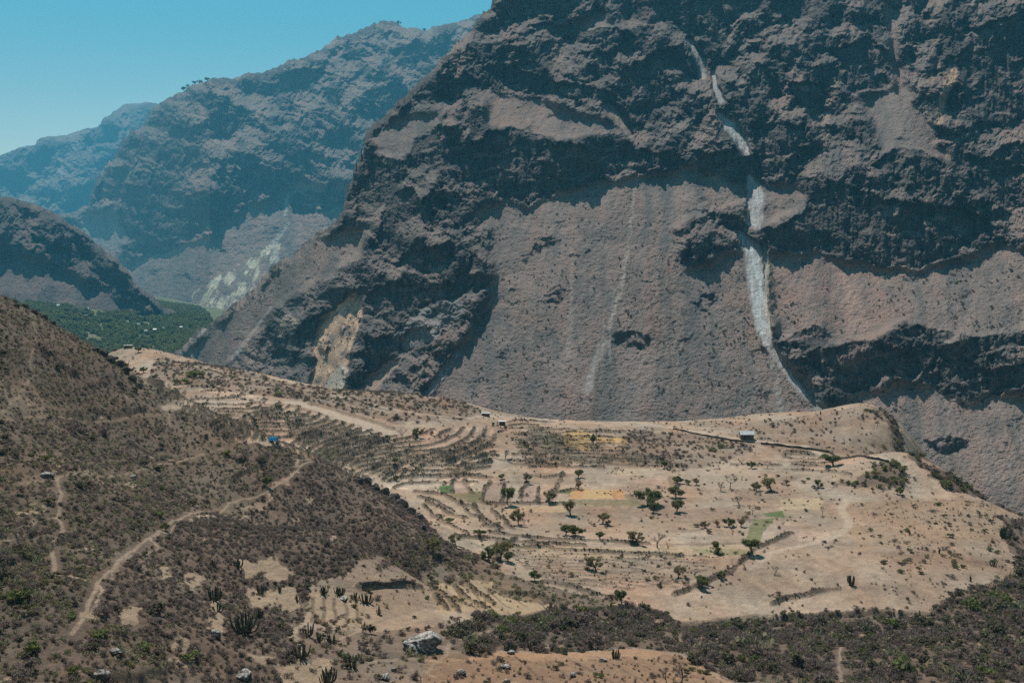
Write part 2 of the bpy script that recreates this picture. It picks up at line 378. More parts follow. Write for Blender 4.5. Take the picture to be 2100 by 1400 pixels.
WALL_M = [
 ('line', [(1413,78,5),(1440,130,9),(1442,155,7)], (0.60,0.57,0.53), .9),
 ('line', [(1462,140,4),(1466,175,6),(1478,205,8)], (0.42,0.43,0.43), .9),
 ('line', [(1476,232,7),(1498,256,13),(1515,280,12),(1530,312,6)], (0.66,0.66,0.64), .95),
 ('line', [(1540,366,9),(1550,395,17),(1549,455,15)], PALE, .8),
 ('line', [(1516,474,5),(1543,515,17),(1553,600,17),(1560,660,13),(1572,700,10)], (0.55,0.58,0.58), 1.0),
 ('line', [(1568,500,6),(1572,560,5),(1570,620,4),(1580,690,4)], (0.50,0.49,0.40), .8),
 ('line', [(1570,690,9),(1590,728,8),(1625,780,6),(1660,820,4)], (0.46,0.46,0.44), .85), ('line', [(1590,735,5),(1640,800,9),(1700,850,14)], (0.40,0.38,0.36), .45), ('line', [(1575,700,4),(1590,770,6),(1600,850,8)], (0.40,0.38,0.36), .4),
 ('line', [(1305,365,3),(1292,480,4),(1272,600,6),(1248,672,5)], (0.42,0.36,0.31), .6),
 ('line', [(1248,218,10),(1270,240,14),(1292,275,6)], TAN, .8),
 ('line', [(1440,280,3),(1480,238,5),(1450,300,9)], TAN, .6),
 ('line', [(1712,165,9),(1700,210,9),(1690,280,8)], TAN, .7),
 ('line', [(1955,150,12),(1935,200,10),(1925,250,7)], ORG, .7),
 ('line', [(1225,120,9),(1235,155,6)], TAN, .7),
 ('line', [(940,722,7),(905,770,7),(872,806,8)], (0.42,0.42,0.42), .9),
 ('line', [(1240,700,9),(1218,750,9),(1205,800,9)], (0.38,0.35,0.32), .8),
 ('line', [(1480,430,4),(1500,390,5),(1450,355,5)], TAN, .5),
 ('line', [(1320,740,24),(1290,850,34)], (0.30,0.25,0.22), .5),
 ('line', [(1745,740,26),(1770,690,20),(1730,560,26)], (0.33,0.22,0.18), .45),
 ('poly', [(735,590),(745,640),(728,700),(712,760),(700,800),(632,800),(650,740),(640,700),(660,650),(700,620)], ORG, .9, .5),
 ('poly', [(700,740),(712,760),(702,800),(660,800)], (0.42,0.38,0.32), .8),
 ('poly', [(1585,530),(1700,525),(1800,560),(1830,640),(1760,690),(1640,670),(1590,640)], (0.36,0.225,0.175), .5, .4),
 ('poly', [(575,650),(600,640),(620,680),(590,710),(570,690)], (0.42,0.34,0.27), .7, .1),
 ('poly', [(745,780),(800,740),(830,735),(800,770),(760,800)], (0.38,0.28,0.22), .8),
 ('poly', [(800,690),(860,640),(930,610),(960,640),(900,690),(830,720)], (0.27,0.26,0.26), .6),
]
_r = random.Random(21)
for k in range(46):      # faint pale runs down the scree
    x, y0, L_ = [( _r.uniform(1010, 1540), _r.uniform(400, 640), _r.uniform(90, 260)), (_r.uniform(1600, 2150), _r.uniform(540, 600), _r.uniform(60, 110)), (_r.uniform(1720, 2150), _r.uniform(815, 870), _r.uniform(90, 220)), (_r.uniform(420, 640), _r.uniform(600, 640), _r.uniform(50, 120))][_r.choice((0, 0, 0, 1, 2, 2, 3))]
    sl = (x - 1330) / 900.0 * .5 + _r.uniform(-.08, .08) if x > 700 else -.75
    w_ = _r.uniform(1.5, 5); c_ = _r.choice(((.36, .31, .28), (.38, .36, .35), (.34, .25, .2), (.12, .105, .085), (.12, .10, .085)))
    WALL_M.append(('line', [(x, y0, w_ * .6), (x + sl * L_ * .5 + _r.uniform(-5, 5), y0 + L_ * .5, w_), (x + sl * L_, y0 + L_, w_ * 1.6)], c_, _r.uniform(.3, .6)))
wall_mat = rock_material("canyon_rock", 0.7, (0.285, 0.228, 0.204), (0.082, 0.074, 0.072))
wall_foot = curve([(200, 2000), (340, 1750), (500, 1400), (700, 1150), (900, 1040), (1200, 1000), (1700, 980), (2300, 900)])
wall, wall_info = mountain("canyon_wall", 290, 2260, 1.7, WALL_T, 1110, lambda p: wall_foot(p) * 0.80, 36, WALL_C, WALL_S, WALL_M, wall_mat, 1.0, 3, jag=9, edge=26, small=WALL_C2)
MID_T = curve([(100, 470), (130, 440), (180, 420), (205, 372), (215, 350), (250, 290), (300, 240), (322, 214), (380, 184), (440, 163), (480, 158), (530, 148), (600, 125), (650, 105), (700, 80), (735, 60),
               (760, 56), (790, 42), (810, 45), (830, 60), (870, 62), (900, 50), (950, 40), (1000, 22), (1060, 0), (1250, -10)])
MID_C = [
 [(258,380),(300,385),(360,395),(400,400),(450,400),(522,395),(490,430),(430,470),(380,500),(340,522),(300,527),(256,512),(248,440)],
 [(484,168),(530,160),(620,140),(690,150),(620,182),(560,197),(500,187)],
 [(215,340),(258,350),(260,380),(245,420),(200,410),(205,380)],
 [(600,400),(680,380),(720,400),(690,430),(640,440),(600,430)],
 [(130,452),(180,440),(240,420),(235,450),(180,470)],
]
MID_S = [[(250,540),(400,500),(480,440),(600,380),(720,380),(760,700),(240,700)], [(130,450),(200,430),(250,440),(250,530),(300,570),(200,560),(120,480)]]
MID_M = [('poly', [(385,640),(395,600),(440,570),(490,545),(545,505),(580,500),(530,600),(480,640),(430,662)], (0.70,0.63,0.46), .9, .12),
         ('line', [(590,400,5),(585,440,5)], (0.5,0.5,0.45), .7), ('line', [(590,460,4),(560,500,6),(570,540,5)], (0.5,0.5,0.45), .7),
         ('poly', [(150,450),(240,420),(250,520),(200,500)], (0.33,0.30,0.28), .7)]
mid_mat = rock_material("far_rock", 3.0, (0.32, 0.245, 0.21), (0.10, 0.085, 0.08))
mid_foot = curve([(60, 4200), (260, 3300), (430, 2600), (700, 2500), (1300, 2500)])
mid, _ = mountain("middle_mountain", 90, 1220, 1.9, MID_T, 720, lambda p: mid_foot(p) * 1.42, 36, MID_C, MID_S, MID_M, mid_mat, .85, 40, jag=12, gulk=3.0, tilt=-.25, edge=26)
FAR_T = curve([(-200, 345), (-50, 330), (0, 320), (40, 302), (78, 298), (88, 283), (130, 278), (160, 270), (205, 258), (215, 240), (262, 214), (300, 210), (330, 214), (420, 230), (520, 300)])
FAR_C = [[(165,290),(210,262),(250,262),(230,290),(190,300)], [(-60,330),(60,310),(60,325),(-60,345)], [(140,430),(200,370),(230,360),(190,420)]]
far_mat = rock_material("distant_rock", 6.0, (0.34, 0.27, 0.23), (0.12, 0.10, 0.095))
far, _ = mountain("distant_mountain", -160, 480, 2.2, FAR_T, 520, lambda p: p * 0 + 9000, 34, FAR_C, [], [('line', [(120,310,6),(125,360,8)], (0.45,.42,.38), .6)], far_mat, .8, 70, jag=7, gulk=2.0, edge=20)
LEFT_T = curve([(-250, 340), (-100, 368), (0, 402), (60, 415), (120, 440), (180, 482), (240, 530), (290, 592), (340, 632), (380, 648), (440, 668), (500, 690)])
LEFT_C = [[(120,455),(180,490),(240,545),(290,600),(330,640),(280,620),(250,600),(215,580),(180,540),(150,500)], [(-60,520),(40,500),(60,540),(0,540)], [(60,480),(120,500),(150,530),(100,520)]]
LEFT_S = [[(-250,480),(0,500),(150,560),(300,640),(420,670),(300,720),(-250,720)]]
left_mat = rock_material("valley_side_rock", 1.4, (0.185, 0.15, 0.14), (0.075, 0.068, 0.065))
left_foot = curve([(-250, 2300), (0, 2150), (300, 2250), (500, 2500)])
left, _ = mountain("valley_side_slope", -230, 480, 2.0, LEFT_T, 740, left_foot, 30, LEFT_C, LEFT_S, [], left_mat, .6, 90, jag=8, gulk=2.0, edge=14)
# ------------------------------------------------------------------ near ground: one sheet, heights through surveyed points
CPT = []
def cp(px, py, D=None, z=None):
    a, t = ray(px, py)
    if D is None: D = (z - CAMZ) / t
    CPT.append((a, D, CAMZ + t * D))
def cw(px, D, z):                       # a point nobody sees from the camera
    CPT.append(((px - 1050.0) / FPX, D, z))
for p, D in ((-250, 118), (0, 122), (250, 132), (500, 146), (800, 155), (1100, 160), (1400, 165), (1700, 172), (2000, 178), (2350, 185)): cp(p, 1425, D)
for p in (-300, 200, 700, 1200, 1700, 2400): cw(p, 14, 88); cw(p, 40, 78); cw(p, 80, 60)
for c in ((1340,1248,266),(1600,1256,272),(1900,1246,270),(2100,1238,262),(2300,1230,262),(1600,1330,212),(1900,1330,214),(2200,1320,220),(1350,1300,222),
          (700,1172,258),(880,1205,252),(865,1325,178),(600,1350,160),(600,1255,196),(1150,1232,262),(1100,1300,208),(1300,1350,188),(500,1155,212),(700,1100,250),
          (0,608,340),(-120,560,350),(100,660,350),(200,716,362),(300,790,374),(400,858,384),(478,905,388),(560,916,372),(640,940,345),(720,976,326),(800,1032,312),(900,1102,300),(1000,1150,288),
          (0,1000,205),(0,1200,152),(-200,1000,195),(0,800,265),(200,1000,225),(300,900,300),(180,850,292),(165,1270,146),(250,1150,184),(400,1060,240),(540,1010,288),(300,1300,150),
          (850,1150,268),(780,1080,282),(640,1030,292)): cp(*c)
for c in ((1200,1100,0),(1500,1100,0),(1800,1100,0.5),(1300,1000,0),(1600,1000,0),(1450,940,1),(1100,1000,0.5),(1500,1180,0),(2000,1110,-1),(1800,1200,0.5),(2050,1200,0),(1150,1180,3),(1200,950,1.5),(1750,940,1),
          (1000,960,3),(900,930,7),(820,960,4),(700,920,11),(760,870,14),(860,850,13),(620,880,17),(520,850,21),(420,800,25),(600,800,20),(350,790,25),(240,716,30),(330,738,27),(420,748,25),(520,762,22),(600,788,20),
          (700,800,15),(780,804,13),(900,815,10),(960,825,8),(1020,852,3),(1100,858,2),(1340,864,1),(1100,900,3),(1380,868,1),(1500,862,3),(1560,880,4),(1650,848,7),(1800,836,11),(1700,880,5),(1750,910,3),
          (1850,885,6),(1900,955,1),(1990,1000,-3),(2100,1062,-6),(740,985,4),(820,1040,2),(1000,1080,1),(1900,1010,1),(900,1030,1)): cp(c[0], c[1], None, c[2])
for c in ((0,430,40),(0,560,-40),(0,800,-150),(-200,450,30),(-200,800,-150),(200,440,40),(200,560,20),(200,860,-80),(300,440,25),(400,430,14),(300,900,-100),(400,800,-60),
          (-200,1100,-220),(500,760,-40),(700,700,-40),(900,680,-40),(1100,640,-30),(1340,630,-30),(1500,640,-30),(1700,650,-30),(1900,560,-45),(1900,480,-12),(2000,450,-40),(2100,430,-50),(2250,400,-40),(2250,335,-12),(2350,300,-12),
          (300,1100,-200),(700,1000,-210),(1100,900,-210),(1500,900,-210),(1900,800,-210),(2300,700,-210),(1100,760,-130),(1500,760,-130),(1900,660,-130),(2250,540,-130),(700,850,-130),(640,385,14),(720,362,8),(560,410,16),(820,345,4)): cw(*c)
C_ = np.array(CPT); A0 = C_[:, 0]; B0 = np.log(C_[:, 1]); Z0 = C_[:, 2]
def tps(r2): return r2 * np.log(r2 + 1e-12)
n = len(A0)
K = tps((A0[:, None] - A0) ** 2 + (B0[:, None] - B0) ** 2) + np.eye(n) * 2e-4
Pm = np.stack([np.ones(n), A0, B0], 1)
M_ = np.zeros((n + 3, n + 3)); M_[:n, :n] = K; M_[:n, n:] = Pm; M_[n:, :n] = Pm.T
Wt = np.linalg.solve(M_, np.concatenate([Z0, [0, 0, 0]]))
def base_h_exact(a, D):
    b = np.log(D); s = Wt[n] + Wt[n + 1] * a + Wt[n + 2] * b
    for i in range(n): s = s + Wt[i] * tps((a - A0[i]) ** 2 + (b - B0[i]) ** 2)
    return s
# coarse table of the base height, read back bilinearly
TA = np.linspace(-.72, .72, 180); TB = np.linspace(math.log(10), math.log(1200), 260)
TAB = base_h_exact(*[g for g in (np.meshgrid(TA, np.exp(TB)))])
def base_h(a, D):
    return bil(TAB, (np.log(D) - TB[0]) / (TB[1] - TB[0]), (a - TA[0]) / (TA[1] - TA[0]))
def rough_h(a, D):
    x = a * D
    h = base_h(a, D)
    return h + 0.5 * fbm(x / 28, D / 28, 4, 201) * sstep(60, 140, D) + 0.0 * x
def hit(px, py, Dmin=90, Dmax=900):
    "first place the line of sight meets the smooth ground"
    a, t = ray(float(px), float(py))
    D = np.exp(np.linspace(math.log(Dmin), math.log(Dmax), 900)); h = base_h(np.full(D.shape, a), D); s = CAMZ + t * D
    k = np.nonzero(s <= h)[0]
    if len(k) == 0:
        j = int(np.argmin(s - h)); return (a * D[j], D[j]) if (s - h)[j] < 25 else None
    k = k[0]
    if k == 0: return a * D[0], D[0]
    f = (s[k - 1] - h[k - 1]) / ((s[k - 1] - h[k - 1]) + (h[k] - s[k]) + 1e-9)
    d = D[k - 1] + f * (D[k] - D[k - 1])
    return a * d, d
def hits(pts, **kw):
    out = []
    for p in pts:
        q = hit(p[0], p[1], **kw)
        if q is not None: out.append((q[0], q[1]) + tuple(p[2:]))
    return out
ga = np.arange(-.64, .6401, .00105)
gb = np.concatenate([np.exp(np.linspace(math.log(12), math.log(105), 60))[:-1], np.exp(np.linspace(math.log(105), math.log(640), 860)), np.exp(np.linspace(math.log(640), math.log(1150), 80))[1:]])
GA, GD = np.meshgrid(ga, gb); GX = GA * GD
GX0 = GX
GZ = rough_h(GA, GD)
# --- what grows and lies on it: traced outlines are first dropped onto the ground, then used in metres
def rc(x, D): return (x / D - ga[0]) / (ga[1] - ga[0]), np.interp(np.log(D), np.log(gb), np.arange(len(gb)))
WPX = fbm(GX0 / 9, GD / 13, 5, 401, .65); WPY = fbm(GX0 / 9, GD / 13, 5, 431, .65)
GC, GR = np.meshgrid(np.arange(len(ga), dtype=float), np.arange(len(gb), dtype=float))
def region(pts, ragged=2.0, seed=1, **kw):
    h = hits(pts, **kw)
    if len(h) < 3: return np.zeros(GX.shape, bool)
    q = [rc(x, D) for x, D in h]
    cs = [p[0] for p in q]; rs = [p[1] for p in q]
    pad = int(12)
    c0, c1 = max(0, int(min(cs)) - pad), min(len(ga), int(max(cs)) + pad); r0, r1 = max(0, int(min(rs)) - pad), min(len(gb), int(max(rs)) + pad)
    m = np.zeros(GX.shape, bool); sl = (slice(r0, r1), slice(c0, c1))
    wx = GC[sl] + ragged * WPX[sl]; wy = GR[sl] + ragged * WPY[sl]
    m[sl] = poly_mask(wx, wy, q); return m
def near_line(pts, wid, seed=0, wob=.5, **kw):
    "falloff 1..0 across a line on the ground, half width in metres"
    h = hits(pts, **kw); out = np.zeros(GX.shape)
    if len(h) < 2: return out, h
    xs = [p[0] for p in h]; ds = [p[1] for p in h]; pad = wid * 3 + 2
    r0, r1 = np.searchsorted(gb, min(ds) - pad), np.searchsorted(gb, max(ds) + pad)
    amin = min((x - pad) / d for x, d in zip(xs, ds)) - .01; amax = max((x + pad) / d for x, d in zip(xs, ds)) + .01
    c0, c1 = np.searchsorted(ga, amin), np.searchsorted(ga, amax); sl = (slice(max(0, r0 - 1), r1 + 1), slice(max(0, c0 - 1), c1 + 1))
    X_ = GX[sl] + wob * gn(GX[sl] / 6, GD[sl] / 6, seed + 300); Y_ = GD[sl] + wob * gn(GX[sl] / 6, GD[sl] / 6, seed + 301)
    d = line_dist(X_, Y_, [(p[0], p[1], wid) for p in h], 2.2)
    out[sl] = 1 - sstep(.55, 1.3, d); return out, h
BANKS = [
 [(-20,1105),(40,1095),(80,1075)],[(-20,1165),(50,1150),(135,1105)],[(0,1190),(70,1170)],[(230,1395),(290,1385),(330,1380)],[(100,858),(200,848),(300,838)],[(160,700),(175,745)],[(560,925),(520,960),(470,985)],
 [(611,914),(686,903),(737,887)],[(609,906),(657,894),(694,890)],[(631,934),(671,914),(714,906),(749,899)],[(649,943),(694,920),(734,909),(777,900)],
 [(674,949),(714,929),(760,912),(790,905)],[(694,957),(731,931),(760,920)],[(714,957),(737,946),(771,929),(806,923)],[(760,966),(794,943),(817,934),(843,926)],
 [(775,975),(817,957),(837,943),(857,938)],[(786,986),(800,966),(826,951),(846,946)],[(823,977),(829,966),(846,954),(863,943),(891,931),(943,929),(983,923)],
 [(843,991),(843,974),(857,963),(869,954),(891,949),(914,949),(957,937),(1023,934)],[(937,960),(963,943),(1000,937),(1029,943),(1069,946),(1126,946)],
 [(951,974),(954,963),(980,951),(1009,946)],[(900,980),(929,974),(951,976),(1011,979)],[(926,1011),(926,994),(937,977)],[(951,977),(957,997),(969,1011)],
 [(991,1026),(991,1003),(1006,986)],[(1029,1029),(1031,1009),(1037,989)],[(1066,1029),(1071,1006),(1080,989)],[(1100,1031),(1106,1000)],
 [(1123,1031),(1131,1011),(1143,997),(1154,971)],[(1080,974),(1114,980),(1151,974)],[(989,1031),(1029,1034),(1086,1033),(1160,1034)],
 [(851,1009),(886,1011),(914,1017),(943,1034),(977,1040)],[(874,1029),(900,1040),(923,1054),(957,1063)],[(943,1034),(969,1057),(986,1063),(997,1080),(1029,1086)],
 [(971,1040),(991,1063),(1011,1080),(1026,1091)],[(1009,1046),(1034,1069),(1051,1086)],[(868,1034),(889,1057),(903,1063)],[(900,1060),(925,1080),(960,1095)],[(860,1020),(900,1032),(930,1048)],
 [(937,1100),(1000,1103),(1057,1111),(1200,1119)],[(1000,1091),(1057,1100),(1129,1106),(1200,1110),(1330,1116)],[(1046,1120),(1114,1123),(1200,1131),(1400,1141)],
 [(1041,874),(1071,871),(1106,873)],[(1041,867),(1056,864),(1077,863),(1106,866),(1136,867)],[(1157,897),(1186,898),(1212,896)],[(1129,904),(1167,906),(1212,905)],
 [(1064,912),(1090,914),(1125,911),(1167,912),(1214,913)],[(1062,919),(1106,921),(1148,920),(1186,920),(1233,920)],[(1224,910),(1281,911)],[(1153,926),(1224,925),(1281,927)],
 [(1113,931),(1186,934),(1300,937),(1400,940)],[(1134,940),(1197,940),(1300,942),(1380,945)],[(1151,945),(1224,945),(1300,949),(1390,952)],[(1190,951),(1262,953),(1300,956),(1360,957)],
 [(1098,954),(1129,950)],[(1119,958),(1157,952),(1172,950)],[(1060,905),(1100,905)],[(1062,899),(1110,898)],[(1070,926),(1100,927)],[(1064,933),(1100,936)],
 [(900,940),(934,933),(991,931)],[(900,952),(925,948),(940,940),(995,937)],[(919,927),(957,923),(1018,917)],[(929,920),(976,914),(1014,914)],[(978,904),(1014,903)],[(980,897),(1007,897)],[(940,912),(990,908)],
 [(1606,940),(1651,943),(1694,943)],[(1623,954),(1700,956)],[(1609,964),(1651,966),(1711,967),(1746,973)],[(1603,933),(1671,934)],[(1606,927),(1660,928)],[(1623,948),(1698,950)],[(1500,952),(1600,955)],
 [(312,796),(348,790)],[(324,802),(356,800),(384,798)],[(324,808),(380,804)],[(332,818),(360,814),(372,810)],[(360,822),(392,818)],[(516,838),(540,840),(576,836)],
 [(498,858),(514,850),(540,846),(576,844)],[(514,862),(540,856),(576,854)],[(540,866),(576,860)],[(588,878),(620,874)],[(590,892),(620,886),(680,882)],[(560,880),(590,870),(640,866)],[(600,900),(650,888),(720,884)],
 [(430,875),(460,868),(500,866)],[(440,885),(480,878),(520,876)],[(455,895),(500,888),(540,886)],
 [(1586,1237),(1603,1230),(1683,1210),(1723,1207)],[(1112,1193),(1167,1202),(1214,1217),(1274,1231)],[(1381,1221),(1450,1190),(1500,1170),(1550,1125),(1620,1095)],
 [(905,1217),(941,1253)],[(930,1196),(990,1245)],[(950,1190),(1010,1235)],[(890,1220),(915,1250)],[(740,1204),(800,1203),(862,1205)],[(1130,1012),(1180,1004)],
 [(1030,1215),(1100,1225),(1150,1240)],[(1010,1150),(1030,1120),(1060,1104)],[(560,845),(600,852),(660,862)],[(620,812),(700,820),(800,835)],[(420,760),(560,796)],
]
STRIPES = []
for k in range(12): STRIPES.append([(1020 + 9 * k, 1124 + 6 * k), (1240, 1129 + 6.6 * k), (1400 - 6 * k, 1139 + 6.4 * k), (1500 - 12 * k, 1146 + 5.6 * k)])
for k, y in enumerate(range(877, 960, 5)):
    x0 = 1045 + (k * 37) % 50; x1 = 1230 + (k * 53) % 120; BANKS.append([(x0, y + 1), ((x0 + x1) // 2 - 20, y - 1), (x1, y + 2)] if k % 3 else [(x0, y), (x0 + 90, y + 1)])
FURROWS = [[(1060 + 55 * k, 1345 + (k % 3) * 3), (1120 + 70 * k, 1400)] for k in range(8)] + [[(905 + 30 * k, 1215 - 4 * k), (945 + 34 * k, 1252 - 2 * k)] for k in range(6)] + [[(620 + 22 * k, 1225), (618 + 24 * k, 1275)] for k in range(6)]
TRACKS = [
 ([(600,826),(640,835),(700,855),(760,872),(805,888)], 4.5, 1.0), ([(340,838),(385,830),(440,825),(520,826),(600,826)], 1.8, .9), ([(600,825),(700,828),(800,845)], 1.2, .6),
 ([(300,738),(330,742),(430,757),(500,775),(560,787),(640,802),(780,834),(860,850),(960,857),(1010,852)], 1.1, .9),
 ([(1000,853),(1100,859),(1250,862),(1330,870),(1450,889),(1500,898),(1560,904),(1650,914),(1780,936),(1830,946)], 1.7, 1.0),
 ([(985,872),(1000,885),(1022,905)], .9, .8), ([(1740,1018),(1725,1045),(1742,1070),(1735,1085),(1700,1105),(1620,1125),(1575,1135),(1560,1150)], 1.6, .75),
 ([(150,1300),(165,1272),(185,1225),(215,1180),(260,1135),(330,1085),(400,1055),(470,1030),(540,1012),(600,975),(638,945)], .33, 1.0),
 ([(118,978),(125,1010),(120,1060),(130,1085),(110,1110),(108,1150),(120,1185)], .38, .8), ([(40,992),(120,980),(200,975),(270,968),(330,950),(400,935),(430,925)], .35, .6),
 ([(-40,880),(20,862),(60,855),(180,862),(280,850),(345,850)], .35, .5), ([(70,660),(75,700),(60,740),(68,765),(30,820),(0,850)], .4, .45), ([(345,850),(350,870)], .5, .7), ([(330,950),(420,930),(455,918)], .35, .6),
 ([(690,1315),(740,1290),(800,1270),(850,1255)], .45, .9), ([(860,1390),(915,1340),(930,1310),(1000,1295),(1030,1282)], .4, .8), ([(1725,1400),(1722,1370),(1724,1330)], .35, .8),
 ([(1390,1325),(1394,1300)], .4, .6), ([(1800,840),(1825,890),(1835,935)], 1.0, .6), ([(1915,985),(1925,1000)], 1.6, .9), ([(0,1110),(60,1090),(75,1070)], .5, .7),
]
GREEN = (0.06, 0.13, 0.03); OLIVE = (0.15, 0.14, 0.07); YEL = (0.66, 0.42, 0.17); SAND = (0.52, 0.39, 0.27)
FIELDS_AND_SHADE = [
 ([(900,995),(930,993),(934,1008),(925,1012),(902,1010)], (0.035,0.10,0.03), 1), ([(955,1010),(990,1004),(990,1031),(960,1029)], OLIVE, .9), ([(925,1012),(960,1010),(960,1029),(925,1024)], (0.2,0.17,0.09), .7),
 ([(1140,1003),(1173,1002),(1170,1013),(1140,1010)], (0.12,0.14,0.06), .9), ([(1175,1003),(1280,1004),(1281,1023),(1165,1023)], (0.62,0.33,0.15), .95), ([(1200,1004),(1255,1004),(1256,1022),(1197,1022)], (0.60,0.42,0.22), .9),
 ([(1165,1024),(1312,1025),(1312,1036),(1165,1035)], (0.21,0.18,0.10), .9), ([(1158,882),(1212,888),(1213,925),(1153,922)], YEL, .85), ([(1222,898),(1292,897),(1284,910),(1224,909)], YEL, .9), ([(1222,912),(1282,912),(1280,925),(1222,924)], (0.48,0.32,0.20), .8),  # first strip: shadow below the orange field, painted as dark olive
 ([(1120,893),(1157,890),(1155,925),(1115,915)], (0.17,0.15,0.08), .8), ([(1262,961),(1346,960),(1341,975),(1266,975)], (0.60,0.47,0.34), .8), ([(1190,955),(1260,955),(1250,981),(1185,976)], (0.40,0.32,0.25), .9),
 ([(1040,1038),(1162,1037),(1160,1050),(1040,1051)], (0.56,0.38,0.23), .8), ([(1562,1050),(1608,1047),(1610,1061),(1575,1058)], GREEN, .9), ([(1545,1066),(1592,1060),(1565,1090),(1555,1125),(1532,1125),(1530,1100)], (0.13,0.15,0.05), .8),
 ([(1412,1123),(1535,1128),(1532,1139),(1440,1136)], (0.09,0.14,0.045), .9), ([(1170,1104),(1320,1112),(1320,1117),(1200,1110)], (0.11,0.15,0.05), .8), ([(1592,1075),(1640,1080),(1635,1120),(1590,1118)], (0.36,0.27,0.23), .6),
 ([(655,925),(700,915),(708,935),(675,950),(655,945)], (0.13,0.16,0.06), .8), ([(1600,1022),(1685,1020),(1686,1046),(1602,1044)], (0.60,0.46,0.29), .8), ([(990,1000),(1032,990),(1030,1030),(990,1031)], (0.30,0.22,0.18), .8),
 ([(1072,1000),(1104,995),(1100,1030),(1068,1031)], (0.42,0.30,0.25), .7), ([(930,992),(955,980),(958,1005),(932,1010)], (0.36,0.26,0.22), .8), ([(960,980),(1005,985),(990,1005),(965,1006)], (0.52,0.42,0.31), .8),
 ([(860,905),(1010,880),(1020,930),(900,945),(830,935)], (0.40,0.26,0.19), .7), ([(1290,1045),(1510,1040),(1500,1062),(1300,1062)], (0.37,0.25,0.19), .7), ([(1050,1060),(1300,1070),(1400,1100),(1050,1100)], (0.44,0.31,0.22), .5),
 ([(1390,930),(1560,950),(1560,1000),(1390,1000)], (0.50,0.40,0.31), .7), ([(880,1340),(1100,1338),(1290,1330),(1400,1345),(1560,1425),(860,1425)], (0.48,0.28,0.165), .9), ([(860,1190),(1010,1175),(1150,1240),(900,1260)], (0.55,0.39,0.23), .7),
 ([(620,1215),(750,1212),(900,1255),(830,1290),(640,1285)], (0.46,0.33,0.23), .8), ([(1650,960),(1800,950),(1780,990),(1640,990)], (0.47,0.36,0.27), .6),
 ([(1720,1030),(2060,1010),(2080,1110),(1760,1130)], (0.47,0.31,0.20), .6), ([(940,1095),(1560,1115),(1540,1140),(1000,1125)], (0.60,0.46,0.30), .55), ([(800,1000),(1060,1050),(1000,1100),(900,1070)], (0.52,0.40,0.29), .5),
 ([(690,900),(820,905),(840,990),(700,960)], (0.48,0.37,0.27), .4),
]
HILL = [(-300,540),(0,605),(100,657),(200,713),(300,787),(400,856),(478,903),(560,914),(640,938),(720,974),(800,1030),(900,1100),(1000,1150),(880,1165),(640,1195),(600,1290),(600,1425),(-300,1425)]
ZB = {   # brush cover: outline, cover, kinds
 'cactus slope': ([(-300,540),(0,605),(200,713),(300,787),(478,903),(560,914),(640,940),(400,1062),(250,1150),(175,1270),(330,1320),(360,1425),(-300,1425)], 1.0),
 'grey slope': ([(642,944),(735,982),(820,1036),(900,1102),(1000,1152),(880,1162),(700,1182),(640,1195),(600,1290),(620,1425),(350,1425),(330,1320),(180,1275),(255,1150),(405,1064)], 1.0),
 'gully': ([(1000,1262),(1140,1247),(1290,1240),(1345,1252),(1400,1278),(1600,1258),(1900,1250),(2350,1222),(2350,1425),(1560,1425),(1400,1342),(1290,1328),(1120,1338),(960,1338),(900,1320)], 1.0),
 'east rim': ([(2050,1060),(2140,1060),(2350,1100),(2350,1225),(2100,1240),(2080,1150)], .9), 'rim slope': ([(1790,838),(1830,838),(1905,955),(2000,1000),(2110,1062),(2040,1035),(1930,1000),(1880,960),(1830,900)], 1.0),
 'back rim': ([(330,735),(430,748),(600,790),(720,800),(950,822),(1000,850),(960,860),(820,870),(600,820),(420,800),(330,780)], .38), 'amphitheatre': ([(380,800),(600,830),(800,900),(1000,880),(980,910),(800,920),(600,905),(520,905),(400,850)], .09),
 'centre scrub': ([(1300,880),(1480,895),(1560,915),(1500,945),(1400,965),(1290,945),(1280,900)], .40), 'north scrub': ([(1010,872),(1150,885),(1150,940),(1030,938)], .06), 'knoll': ([(1390,868),(1700,843),(1800,838),(1850,900),(1820,935),(1500,890)], .20),
 'seep': ([(1700,998),(1760,985),(1790,955),(1835,938),(1850,960),(1870,990),(1800,1000)], .8), 'cactus plot': ([(1010,1170),(1110,1195),(1280,1235),(1200,1245),(1090,1238),(1000,1215)], .75), 'east field': ([(1900,1040),(2060,1060),(2080,1240),(1850,1250),(1800,1150)], .10),
 'saddle': ([(860,1100),(1000,1150),(1060,1130),(1010,1190),(880,1200),(760,1185)], .7), 'foot': ([(620,1290),(880,1290),(1000,1270),(1000,1345),(760,1350),(620,1425)], .55), 'front': ([(620,1350),(900,1350),(1400,1345),(1540,1425),(600,1425)], .26),
 'lower field': ([(620,1200),(900,1200),(1000,1250),(760,1290),(620,1290)], .17), 'stripes': ([(1000,1110),(1540,1130),(1480,1200),(1150,1200)], .035), 'red slope': ([(1740,1030),(2050,1040),(2060,1120),(1800,1120)], .10),
 'plain': ([(1300,960),(1700,960),(1700,1110),(1300,1110)], .02), 'far west': ([(225,712),(330,735),(330,800),(290,780)], .3),
}
cover = np.zeros(GX.shape); zone = {}
for i, (k, (p, c)) in enumerate(ZB.items()):
    m = region(p, 15, 500 + i, Dmin=70, Dmax={'cactus slope': 415, 'grey slope': 400}.get(k, 900)); zone[k] = m
    cover = np.maximum(cover, m * c)
bare = np.zeros(GX.shape)
